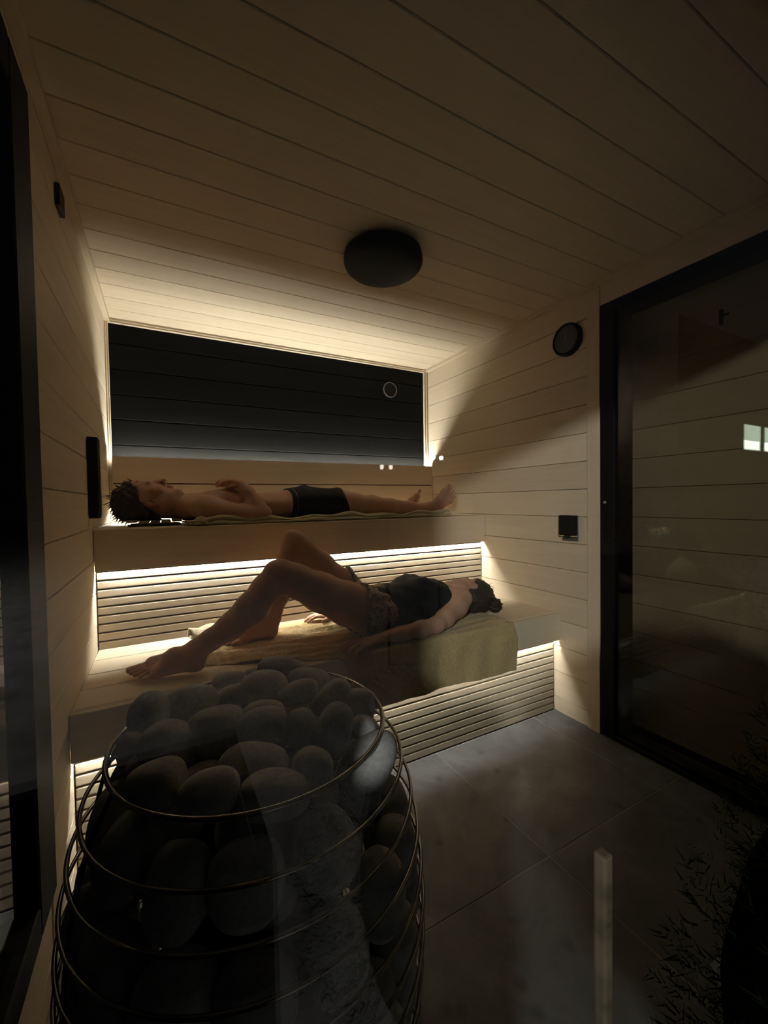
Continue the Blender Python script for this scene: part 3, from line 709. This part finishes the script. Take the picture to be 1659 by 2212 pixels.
# hair
Hh = Field((0.03,2.12,1.0), (0.36,2.37,1.28), 0.0036)
for p in [ell(PM(0.055,-0.022), (0.099,0.100,0.085), RM, 0.02), ell(PM(0.02,-0.075), (0.085,0.050,0.072), RM, 0.03), ell(PM(-0.035,-0.055), (0.055,0.040,0.066), RM, 0.02)]: Hh.add(*p)
X, Y, Z = Hh.grid()
c0 = PM(0, 0); uu, ff = RM[0], RM[1]
U_ = (X-c0[0])*uu[0]+(Y-c0[1])*uu[1]+(Z-c0[2])*uu[2]; F_ = (X-c0[0])*ff[0]+(Y-c0[1])*ff[1]+(Z-c0[2])*ff[2]
noise = 0.004*np.sin(95*X+40*Z)*np.sin(80*Y+30*X)+0.003*np.sin(160*Z+70*Y)*np.sin(150*X)
face = np.minimum(0.066-U_+0.25*(F_-0.05), F_+0.012+0.22*U_)     # keep hair off the face
face = np.maximum(0.060-U_+0.35*(F_-0.06), -1)*1.0
cut = np.minimum(face, F_+0.020-0.62*(U_-0.015))
for e in (-1, 1):
    c_ = PM(-0.008, -0.004, e*0.078); cut = np.maximum(cut, 0.030-np.sqrt((X-c_[0])**2+(Y-c_[1])**2+(Z-c_[2])**2))
D = np.maximum(Hh.D+noise, cut); D = np.maximum(D, 1.036-Z)
hm = surfnet(D, Hh.lo, Hh.h, 'hair')
bm = bmesh.new(); bm.from_mesh(hm); bm.normal_update()
vs_ = [v for v in bm.verts if v.co.z > 1.05]
roots = []
for v in rm.sample(vs_, 170):
    roots.append((v.co-v.normal*0.004, v.normal*0.7+Vector((-0.5, 0, -0.35+rm.uniform(-.2,.2)))))
low = [v for v in bm.verts if v.co.x < 0.12 and v.co.z < 1.12]
roots += [(v.co-v.normal*0.004, Vector((-0.35, rm.uniform(-.4,.4), -0.6))) for v in rm.sample(low, 60)]
strands(bm, roots, rm, 0.030, 0.0022, 0.35)
hmesh = fin(bm, 'hair', smooth=True); bpy.data.meshes.remove(hm)
link('hair', hmesh, hair_mat('dark_brown_hair', (0.035,0.024,0.018)), man)

# ---------------- woman on the lower bench
rw = random.Random(5)
torso_w = [cone((1.42,1.70,0.625),(1.30,1.70,0.628),0.080,0.086,0.03,(0,1,0),1.75),
           cone((1.30,1.70,0.628),(1.16,1.70,0.622),0.084,0.076,0.04,(0,1,0),1.72),
           ell((1.335,1.635,0.680),(0.062,0.058,0.050),[(1,0,0),(0,1,0),(0,0,1)],0.04), ell((1.335,1.765,0.680),(0.062,0.058,0.050),[(1,0,0),(0,1,0),(0,0,1)],0.04)]
pelv_w = [cone((1.16,1.70,0.622),(1.03,1.695,0.632),0.078,0.092,0.04,(0,1,0),1.7)]
shoul_w = [cone((1.480,1.575,0.630),(1.478,1.825,0.625),0.052,0.052,0.03)]
thigh_n = chain([(1.02,1.600,0.630,0.093),(0.92,1.592,0.684,0.086),(0.80,1.580,0.748,0.074),(0.70,1.572,0.805,0.061),(0.640,1.568,0.838,0.054)],0.03)
thigh_f = chain([(1.02,1.790,0.630,0.093),(0.955,1.795,0.715,0.085),(0.865,1.80,0.815,0.071),(0.80,1.80,0.885,0.060),(0.760,1.80,0.932,0.053)],0.03)
legs_w = thigh_n+thigh_f+chain([(0.636,1.567,0.836,0.052),(0.585,1.565,0.790,0.052),(0.525,1.563,0.722,0.054),(0.455,1.561,0.668,0.045),(0.385,1.560,0.630,0.034),(0.345,1.560,0.610,0.031)],0.025) + \
         chain([(0.757,1.80,0.930,0.052),(0.738,1.798,0.870,0.051),(0.715,1.795,0.790,0.053),(0.688,1.790,0.715,0.044),(0.660,1.785,0.650,0.033),(0.652,1.783,0.622,0.031)],0.025) + \
         [ell((0.612,1.566,0.858),(0.030,0.030,0.026),[(1,0,0),(0,1,0),(0,0,1)],0.02), ell((0.745,1.80,0.960),(0.030,0.030,0.026),[(1,0,0),(0,1,0),(0,0,1)],0.02)]
feet_w = foot((0.345,1.560,0.605),(0.337,1.562,0.560),(0.205,1.632,0.556),(0.222,1.566,0.550),
              [(0.134,1.648,0.544),(0.140,1.620,0.543),(0.152,1.597,0.542),(0.168,1.575,0.542),(0.190,1.555,0.541)],0.031,(-0.15,0,1)) + \
         foot((0.652,1.783,0.615),(0.643,1.782,0.562),(0.505,1.815,0.556),(0.518,1.755,0.552),
              [(0.442,1.822,0.545),(0.446,1.800,0.544),(0.452,1.783,0.543),(0.464,1.766,0.543),(0.482,1.750,0.542)],0.031,(-0.15,0,1))
arms_w = chain([(1.505,1.562,0.636,0.052),(1.45,1.528,0.612,0.047),(1.35,1.485,0.582,0.038),(1.285,1.458,0.572,0.033)],0.025) + \
         chain([(1.285,1.458,0.570,0.033),(1.20,1.452,0.566,0.034),(1.10,1.456,0.562,0.028),(1.005,1.462,0.558,0.021)],0.02) + \
         chain([(1.488,1.835,0.622,0.050),(1.40,1.885,0.592,0.043),(1.25,1.925,0.572,0.033)],0.025) + chain([(1.25,1.925,0.570,0.033),(1.12,1.925,0.566,0.031),(0.99,1.912,0.558,0.021)],0.02)
hand_w = fingers((1.002,1.462,0.557),[(0.930,1.484,0.556),(0.925,1.465,0.558),(0.930,1.447,0.556),(0.940,1.431,0.551)],
                 [(0.846,1.478,0.541),(0.838,1.452,0.541),(0.850,1.428,0.540),(0.880,1.412,0.538)],(0,0,0.010),0.0078) + \
         [cone((0.995,1.462,0.556),(0.945,1.458,0.556),0.019,0.016,0.012,(0,0,1),0.75)] + chain([(0.985,1.478,0.553,0.012),(0.950,1.500,0.548,0.010),(0.918,1.505,0.543,0.008)],0.006) + \
         fingers((0.988,1.911,0.557),[(0.918,1.890,0.556),(0.914,1.906,0.558),(0.918,1.922,0.556),(0.926,1.936,0.552)],
                 [(0.842,1.886,0.541),(0.834,1.906,0.541),(0.842,1.926,0.541),(0.864,1.944,0.541)],(0,0,0.010),0.0078) + chain([(0.972,1.895,0.553,0.012),(0.940,1.872,0.548,0.010),(0.912,1.866,0.543,0.008)],0.006)
head_w, PW, RW = head((1.640,1.672,0.622),(0.985,0.02,-0.05),(-0.02,0.80,0.60),0.93,True)
neck_w = [cone((1.47,1.70,0.615),(1.60,1.685,0.612),0.050,0.045,0.03), cone((1.43,1.70,0.625),(1.48,1.70,0.620),0.070,0.056,0.04,(0,1,0),1.6)]
F = build(torso_w+pelv_w+shoul_w+neck_w+legs_w+arms_w+head_w+hand_w+feet_w, (0.09,1.38,0.50), (1.80,2.0,1.02), 0.0040)
wom = link('person', surfnet(F.D, F.lo, F.h, 'person'), SKIN_W, origin=(1.0,1.7,0.53))
tag(wom, 'person in black tank top and patterned shorts lying on the lower bench with knees raised', 'person')
# tank top
G = build(torso_w+[cone((1.42,1.70,0.625),(1.475,1.70,0.622),0.078,0.056,0.03,(0,1,0),2.1)]+pelv_w, (0.95,1.48,0.5), (1.6,1.92,0.78), 0.004)
X, Y, Z = G.grid()
off = 0.0085+0.0022*np.sin(55*X+22*Z)*np.sin(35*Y+18*Z)+0.0015*np.sin(120*X-60*Y)
neckcut = 0.085-np.sqrt((X-1.545)**2+(Y-1.70)**2+((Z-0.66)*1.0)**2)
arm1 = 0.050-np.sqrt((X-1.475)**2+((Z-0.62)*0.9)**2+((Y-1.545)*0.55)**2); arm2 = 0.050-np.sqrt((X-1.475)**2+((Z-0.62)*0.9)**2+((Y-1.855)*0.55)**2)
D = rmax(G.D-off, (1.088+0.012*np.sin(30*Y+20*Z))-X, X-1.505+0*Y, neckcut+0*X, arm1, arm2, 0.532-Z+0*X)
TOPM = plain('black_jersey', (0.012,0.013,0.016), 0.85, 0.15, 0, 90, 0.35, 0.1)
link('tank_top', surfnet(D, G.lo, G.h, 'tank_top'), TOPM, wom)
# shorts
def shorts_mat():
    m, nt, out = newmat('patterned_cotton'); p = principled(nt, out, (0.4,0.35,0.3), 0.85, 0.1); L = nt.links.new
    tc = N(nt, 'TexCoord'); v = N(nt, 'TexVoronoi', i_Scale=38.0); n = N(nt, 'TexNoise', i_Scale=62.0, i_Detail=5.0, i_Distortion=2.5)
    L(tc.outputs['Object'], v.inputs['Vector']); L(tc.outputs['Object'], n.inputs['Vector'])
    mu = N(nt, 'Math', operation='MULTIPLY_ADD', i_1=0.35); L(v.outputs['Distance'], mu.inputs[0]); L(n.outputs['Fac'], mu.inputs[2])
    r = N(nt, 'ValToRGB'); e = r.color_ramp.elements; e[0].position = 0.50; e[0].color = (0.05,0.042,0.04,1); e[1].position = 0.80; e[1].color = (0.46,0.38,0.30,1)
    x = r.color_ramp.elements.new(0.62); x.color = (0.22,0.17,0.14,1); L(mu.outputs[0], r.inputs[0]); L(r.outputs[0], p.inputs['Base Color'])
    b = N(nt, 'Bump', i_Strength=0.5, i_Distance=0.006); L(n.outputs['Fac'], b.inputs['Height']); L(b.outputs[0], p.inputs['Normal'])
    return m
G = build(torso_w[1:2]+pelv_w+thigh_n[:2]+thigh_f[:2], (0.80,1.45,0.5), (1.2,1.95,0.86), 0.004)
X, Y, Z = G.grid()
hem = 0.978-0.55*np.clip(Y-1.60, 0, 0.2)*np.clip((0.66-Z)/0.08, 0, 1)+0.30*np.maximum(Z-0.66, 0)
flare = 0.010*np.clip((hem+0.06-X)/0.06, 0, 1)
off = 0.009+flare+0.004*np.sin(48*Y+30*Z)*np.sin(26*Z-10*X)+0.002*np.sin(110*Z+40*Y)
D = rmax(G.D-off, hem-X+0*Z, X-(1.128+0.012*np.sin(30*Y+20*Z)), 0.531-Z+0*X)
inner = np.maximum(G.D-off+0.006, 0.535-Z); sh = link('shorts', surfnet(D, G.lo, G.h, 'shorts'), shorts_mat(), wom)
# hair and bun
Hh = Field((1.50,1.54,0.5), (1.80,1.80,0.75), 0.0036)
for p in [ell(PW(0.048,-0.016), (0.094,0.096,0.079), RW, 0.02), ell(PW(0.0,-0.055), (0.075,0.050,0.068), RW, 0.03)]: Hh.add(*p)
X, Y, Z = Hh.grid(); c0 = PW(0, 0); uu, ff = RW[0], RW[1]
U_ = (X-c0[0])*uu[0]+(Y-c0[1])*uu[1]+(Z-c0[2])*uu[2]; F_ = (X-c0[0])*ff[0]+(Y-c0[1])*ff[1]+(Z-c0[2])*ff[2]
cut = np.minimum(0.050-U_+0.35*(F_-0.05), F_-0.022-0.55*(U_-0.02))
for e in (-1, 1):
    c_ = PW(-0.008, -0.006, e*0.074); cut = np.maximum(cut, 0.024-np.sqrt((X-c_[0])**2+(Y-c_[1])**2+(Z-c_[2])**2))
cut = np.maximum(cut, -0.045-U_+0.4*(F_+0.03))
D = rmax(Hh.D+0.0025*np.sin(140*(Y+Z))*np.sin(60*X), cut, 0.536-Z+0*X)
hm = surfnet(D, Hh.lo, Hh.h, 'hair'); bm = bmesh.new(); bm.from_mesh(hm); bm.normal_update()
roots = [(v.co-v.normal*0.003, v.normal*0.5+Vector((0.5,-0.3,0.1))) for v in rw.sample(list(bm.verts), 110)]
strands(bm, roots, rw, 0.020, 0.0012, 0.3)
HAIRW = hair_mat('light_brown_hair', (0.034,0.025,0.016))
hw = link('hair', fin(bm, 'hair', smooth=True), HAIRW, wom); bpy.data.meshes.remove(hm)
B = Field((1.62,1.49,0.5), (1.80,1.66,0.68), 0.003)
for p in [ell((1.727,1.572,0.574),(0.035,0.037,0.036),[(1,0,0),(0,1,0),(0,0,1)],0.01), cone((1.715,1.60,0.592),(1.695,1.64,0.605),0.016,0.024,0.008)]: B.add(*p)
X, Y, Z = B.grid(); an = np.arctan2(Z-0.574, X-1.727)
D = np.maximum(B.D+0.0035*np.sin(7*an+120*(Y-1.575)), 0.5355-Z)
hm = surfnet(D, B.lo, B.h, 'bun'); bm = bmesh.new(); bm.from_mesh(hm); bm.normal_update()
strands(bm, [(v.co-v.normal*0.002, v.normal+Vector((0.3,0,0))) for v in rw.sample(list(bm.verts), 70)], rw, 0.012, 0.0009, 0.5)
link('hair_bun', fin(bm, 'hair_bun', smooth=True), HAIRW, hw); bpy.data.meshes.remove(hm)

# ------------------------------------------------------------------ towels
TOWEL = terry('ochre_terry', (0.62,0.48,0.25), (0.72,0.62,0.42)); TOWELU = terry('beige_terry', (0.62,0.55,0.40))
def grid_mesh(name, P, band=None):
    n, m = P.shape[:2]; me = bpy.data.meshes.new(name)
    idx = np.arange(n*m).reshape(n, m); q = np.stack([idx[:-1,:-1], idx[1:,:-1], idx[1:,1:], idx[:-1,1:]], -1).reshape(-1, 4)
    me.from_pydata(P.reshape(-1, 3).tolist(), [], q.tolist())
    for p in me.polygons: p.use_smooth = True
    if band is not None:
        a = me.attributes.new('band', 'FLOAT', 'POINT'); a.data.foreach_set('value', band.astype(np.float32).ravel())
    return me
def sstep(a, b, x):
    t_ = np.clip((x-a)/(b-a), 0, 1); return t_*t_*(3-2*t_)
nx, ns = 260, 170
xx = np.linspace(0, 1, nx)[:, None]; ss = np.linspace(0, 1, ns)[None, :]
Y0 = 1.985; Ledge = Y0-1.4256
x = 0.368+xx*(1.695-0.368)+0*ss
front = Ledge+0.222+0.004*np.sin(9*x)
diag = Y0-(1.615-(x-0.37)*0.42)
smax = np.where(x < 0.8, diag, 0)+np.where(x >= 0.8, Y0-1.4346, 0)
smax = smax+(front-smax)*sstep(0.80, 0.95, x)
s_ = ss*smax
x = x+0.012*np.sin(5*s_+1)*(1-xx)*1.0+0.006*np.sin(13*s_)*xx
amp = 0.0022+0.0035*np.exp(-((x-0.55)/0.22)**2)+0.003*np.exp(-((x-0.85)/0.2)**2)
wr_ = amp*(np.sin(95*s_+6*np.sin(5*x)+3*x)+0.6*np.sin(60*s_+9*x+1.3))+0.0012*np.sin(210*s_+30*x)
wr_ = wr_*sstep(0.02, 0.10, s_)
hangw = 0.008*np.sin(11*x+3*s_)+0.006*np.sin(23*x-9*s_)+0.003*np.sin(47*x+11*s_)
R0 = 0.016
d1_ = Ledge-R0+0.010; arc = R0*math.pi/2
ytop = np.where(s_ < d1_, Y0-s_, 0); ztop = 0.5215+0.007+wr_
ph_ = np.clip((s_-d1_)/arc, 0, 1)*math.pi/2; dn = np.maximum(s_-d1_-arc, 0)
yy = np.where(s_ < d1_, Y0-s_, Y0-d1_-R0*np.sin(ph_)); zz = np.where(s_ < d1_, ztop, 0.5215+0.007+wr_*0.3-R0*(1-np.cos(ph_))-dn)
yy = yy-(0.003+np.maximum(hangw+0.008, 0))*np.clip(dn/0.05, 0, 1)
rng2 = np.random.RandomState(1); fine = rng2.normal(0, 0.0007, x.shape)
P = np.stack([x, yy+fine*(dn > 0), zz+fine*(dn <= 0)], -1)
edge_d = x-0.368
band = np.exp(-((edge_d-0.045)/0.006)**2)+np.exp(-((edge_d-0.080)/0.006)**2)
tw = link('bath_towel', grid_mesh('bath_towel', P, np.clip(band, 0, 1)), TOWEL)
so = tw.modifiers.new('thickness', 'SOLIDIFY'); so.thickness = 0.006; so.offset = 1
tag(tw, 'big ochre terry towel spread on the lower bench and hanging over its front', 'towel')

# rolled end of cloth lying against the slats
def roll(name, a, b, r, turns, mat, th=0.006, seed=0):
    rr_ = np.random.RandomState(seed); a, b = np.array(a), np.array(b); d = (b-a)/np.linalg.norm(b-a); e1 = np.cross(d, [0,0,1]); e1 /= np.linalg.norm(e1); e2 = np.cross(e1, d)
    t_ = np.linspace(0.62, 1, 26*turns); ang = t_*turns*2*math.pi*1.3; rad = r*t_*(1+0.08*np.sin(3*ang+seed))
    prof = e1[None]*(np.cos(ang)*rad)[:, None]*1.08+e2[None]*(np.sin(ang)*rad)[:, None]*0.92
    l = np.linspace(0, 1, 40); P = a+(b-a)[None]*0+prof[None]+(a*0)[None, None]+np.outer(l, b-a)[:, None, :]
    P = P+rr_.normal(0, 0.0006, P.shape)+(e2*0.004)[None, None]*np.sin(l*17+seed)[:, None, None]
    o = link(name, grid_mesh(name, P), mat); s = o.modifiers.new('thickness', 'SOLIDIFY'); s.thickness = th; s.offset = -1; return o
rl = roll('hand_towel', (0.338,1.900,0.560), (0.56,1.980,0.556), 0.031, 2, terry('cream_terry', (0.60,0.53,0.38)), seed=2)
tag(rl, 'small cream towel rolled up against the slats behind the feet', 'towel')

# towel under the man: two folded layers
nx = 300; xx = np.linspace(0.335, 1.80, nx)
prof = [(2.50,0.004),(2.42,0.012),(2.30,0.014),(2.18,0.015),(2.10,0.017),(2.06,0.021),(2.035,0.022),(2.022,0.020),(2.016,0.016),(2.018,0.0125),(2.024,0.0115),(2.016,0.0105),(2.006,0.009),(2.002,0.006),(2.006,0.0025),(2.03,0.0015)]
P = np.zeros((nx, len(prof), 3))
for j, (y_, z_) in enumerate(prof):
    k = 1 if j >= 5 else 0.3
    P[:, j, 0] = xx+0.004*np.sin(j+xx*9); P[:, j, 1] = y_+k*(0.006*np.sin(7*xx+j*0.25)+0.004*np.sin(19*xx+0.5*j)+0.0025*np.sin(53*xx+j))
    P[:, j, 2] = 1.0135+z_*(1.0+0.55*k*(k > 0.5))*(1+k*(0.22*np.sin(11*xx+j*.3)+0.18*np.sin(29*xx)))
P[:, :, 1] = np.maximum(P[:, :, 1], 1.990)
P += np.random.RandomState(4).normal(0, 0.0006, P.shape)*np.array([1, 1, 0.4])
ut = link('bench_towel', grid_mesh('bench_towel', P), TOWELU); so = ut.modifiers.new('thickness', 'SOLIDIFY'); so.thickness = 0.004; so.offset = 1
tag(ut, 'folded beige towel under the lying person on the upper bench', 'towel')
def lump(name, c, rad, mat, parent, seed, amp=0.12, fr=4.0):
    bm = bmesh.new(); bmesh.ops.create_icosphere(bm, subdivisions=5, radius=1.0); rr_ = random.Random(seed)
    dirs = [(Vector((rr_.uniform(-1,1), rr_.uniform(-1,1), rr_.uniform(-1,1))).normalized(), rr_.uniform(0, 6), rr_.uniform(0.6, 2)*fr) for _ in range(7)]
    for v in bm.verts:
        d = v.co.copy(); k = 1+sum(amp*0.4*math.sin(f*d.dot(a)+o) for a, o, f in dirs)+rr_.gauss(0, 0.006)
        v.co = Vector(c)+Vector((d.x*rad[0], d.y*rad[1], d.z*rad[2]))*k
    return link(name, fin(bm, name, smooth=True), mat, parent)
lump('rolled_end', (1.768,2.045,1.030), (0.036,0.036,0.0155), TOWELU, ut, 3, 0.08, 3)
lump('crumpled_end', (0.405,2.035,1.030), (0.040,0.034,0.017), TOWELU, ut, 9, 0.30, 7)
# head rest
hr = empty('head_rest', (0.21,2.24,1.013)); tag(hr, 'low brown wooden head rest under the lying head on the upper bench', 'head rest')
HRW = wood('brown_headrest_wood', 'Y', (0.20,0.13,0.085), (0.14,0.09,0.055))
for i in range(5):
    a = 0.105+i*0.045; dz = [0.010,0.004,0.0,0.003,0.010][i]
    box('slat', a, a+0.040, 2.12, 2.38, 1.022+dz, 1.033+dz, HRW, hr, 0.002)
for y_ in (2.15, 2.33): box('rail', 0.108, 0.322, y_, y_+0.02, 1.0135, 1.0225, HRW, hr, 0.001)

# ------------------------------------------------------------------ outside: shrub by the glass, terrace, lamps, neighbouring house
FOL = plain('dark_conifer', (0.003,0.005,0.0025), 0.9, 0.0)
shb = empty('potted_conifer', (0.985,0.02,-0.03)); tag(shb, 'dark bushy conifer outside the glass at the lower right', 'shrub')
rs = random.Random(11); bm = bmesh.new()
cx, cy, cz = 0.985, 0.02, 0.615; RX, RY, RZ = 0.525, 0.185, 0.385
for i in range(9000):
    a, b = rs.uniform(0, 2*math.pi), math.acos(rs.uniform(-0.6, 1)); k = rs.choice((rs.uniform(0.9, 1.0), rs.uniform(0.9, 1.16)))
    d = Vector((math.cos(a)*math.sin(b), math.sin(a)*math.sin(b), math.cos(b))); p = Vector((cx+d.x*RX*k, cy+d.y*RY*k, cz+d.z*RZ*k))
    g = (d+Vector((rs.uniform(-.5,.5), rs.uniform(-.5,.5), rs.uniform(-.1,.7)))).normalized()
    for j in range(6):
        q = p+g*(0.004*j); x_, y_ = frame(g); an = rs.uniform(0, 6.28); n_ = (g*0.8+(x_*math.cos(an)+y_*math.sin(an))).normalized(); L_ = rs.uniform(0.007, 0.013)
        w = n_.cross(g).normalized()*0.0009; e = q+n_*L_
        if e.y > 0.222 or q.y > 0.222: continue
        v = [bm.verts.new(c) for c in (q-w, q+w, e)]; bm.faces.new(v)
fo = link('foliage', fin(bm, 'foliage'), FOL, shb); tag(fo, kind='stuff')
bm = bmesh.new(); bmesh.ops.create_icosphere(bm, subdivisions=4, radius=1.0)
for v in bm.verts:
    k = 1.0+0.06*math.sin(9*v.co.x+3)*math.sin(8*v.co.z+11*v.co.y); v.co = Vector((cx+v.co.x*RX*k, min(cy+v.co.y*RY*k, 0.215), cz+v.co.z*RZ*k))
link('inner_foliage', fin(bm, 'inner_foliage', smooth=True), FOL, shb)
bm = bmesh.new(); bm_tube(bm, [(cx,cy,0.2),(cx,cy,0.5)], [0.02,0.015], 10); link('trunk', fin(bm,'trunk',smooth=True), plain('bark', (0.05,0.035,0.025), 0.9), shb)
bm = bmesh.new(); bm_lathe(bm, [(0.0,0.22),(0.145,0.22),(0.15,0.26),(0.165,0.26),(0.155,0.2),(0.12,0.0),(0.0,0.0)], (cx,cy,-0.03), 'Z', 36); link('pot', fin(bm,'pot'), BLACKMATTE, shb)

pb = empty('shade_box', (0.0,0.09,-0.03)); tag(pb, 'low dark box outside the glass, added to shade the heater stones', 'blocker')  # added unseen box, keeps the porch lamp off the heater stones
boxes('box_wall', [(-0.45,0.315,0.0,0.012,-0.03,0.86),(-0.45,0.315,0.168,0.18,-0.03,0.86),(-0.45,-0.438,0.012,0.168,-0.03,0.86),(0.303,0.315,0.012,0.168,-0.03,0.86)], BLACKMETAL, pb)
box('blocker_fill', -0.438, 0.303, 0.012, 0.168, 0.5, 0.8, plain('blocker_fill', (0.03,0.022,0.015), 0.95, 0, 0, 30, 0.3), pb, 0)
gr = box('terrace', -25, 25, -40, 0.185, -0.12, -0.03, plain('terrace_stone', (0.22,0.215,0.21), 0.8, 0.2, 0, 6, 0.3), bevel=0); tag(gr, kind='structure')
lp = empty('porch_lamp', (-3.7,-4.25,-0.03)); tag(lp, 'tall black porch lamp on a post outside', 'lamp')
bm = bmesh.new(); bm_tube(bm, [(-3.9,-4.35,-0.03),(-3.9,-4.35,3.2),(-3.7,-4.25,3.26)], 0.02, 12); link('post', fin(bm,'post',smooth=True), BLACKMETAL, lp)
bm = bmesh.new(); bm_lathe(bm, [(0.12,0.0),(0.03,0.08),(0.0,0.085)], (-3.7,-4.25,3.18), 'Z', 32); link('lamp_shade', fin(bm,'shade'), BLACKMETAL, lp)
BULB = emit('bulb', (1.0,0.93,0.80), 22.0); BULB2 = emit('bulb_dim', (1.0,0.93,0.80), 9.0)
for i, (x_, z_, mt) in enumerate(((2.04,1.42,BULB),(1.61,1.34,BULB2))):
    g = empty('garden_light', (x_,-2.0,-0.03)); tag(g, ['twin garden light on a thin post outside, brighter', 'twin garden light on a thin post outside, dimmer'][i], 'lamp')
    bm = bmesh.new(); bm_tube(bm, [(x_,-2.02,-0.03),(x_,-2.02,z_-0.02)], 0.008, 8); link('post', fin(bm,'post'), BLACKMETAL, g)
    boxes('crossbar', [(x_-0.05,x_+0.05,-2.028,-2.012,z_-0.022,z_-0.012)], BLACKMETAL, g)
    for e in (-1, 1):
        bm = bmesh.new(); bm_lathe(bm, [(0.0,0.018),(0.010,0.014),(0.013,0.004),(0.011,-0.006),(0.005,-0.014),(0.0,-0.015)], (x_+e*0.035,-2.02,z_+0.004), 'Z', 16); link('bulb', fin(bm,'bulb',smooth=True), mt, g)
hs = empty('neighbour_house', (10,-3.3,0)); tag(hs, 'dark house across the terrace with one lit window', 'house')
hwm = plain('dark_render', (0.03,0.03,0.03), 0.9)
boxes('wall', [(7.5,9.75,-3.4,-3.1,-0.1,4.0),(11.15,13,-3.4,-3.1,-0.1,4.0),(9.75,11.15,-3.4,-3.1,-0.1,1.93),(9.75,11.15,-3.4,-3.1,2.5,4.0)], hwm, hs, 0)
def lit_room():
    m, nt, out = newmat('lit_room'); L = nt.links.new; tc = N(nt, 'TexCoord'); e = N(nt, 'Emission', i_Color=(0.80,0.95,0.72,1), i_Strength=1.1); L(e.outputs[0], out.inputs[0]); return m
fr_ = boxes('window_frame', [(9.75,9.79,-3.2,-3.12,1.93,2.5),(11.11,11.15,-3.2,-3.12,1.93,2.5),(10.62,10.66,-3.2,-3.12,1.93,2.5),(9.75,11.15,-3.2,-3.12,1.93,1.97),(9.75,11.15,-3.2,-3.12,2.46,2.5)], BLACKMATTE, hs)
for a, b in ((9.79,10.62),(10.66,11.11)): box('lit_pane', a, b, -3.19, -3.17, 1.97, 2.46, lit_room(), fr_, 0); box('lamp_glow', a+0.06, b-0.06, -3.169, -3.165, 2.0, 2.16, emit('window_lamp', (0.85,1.0,0.78), 3.2), fr_, 0)
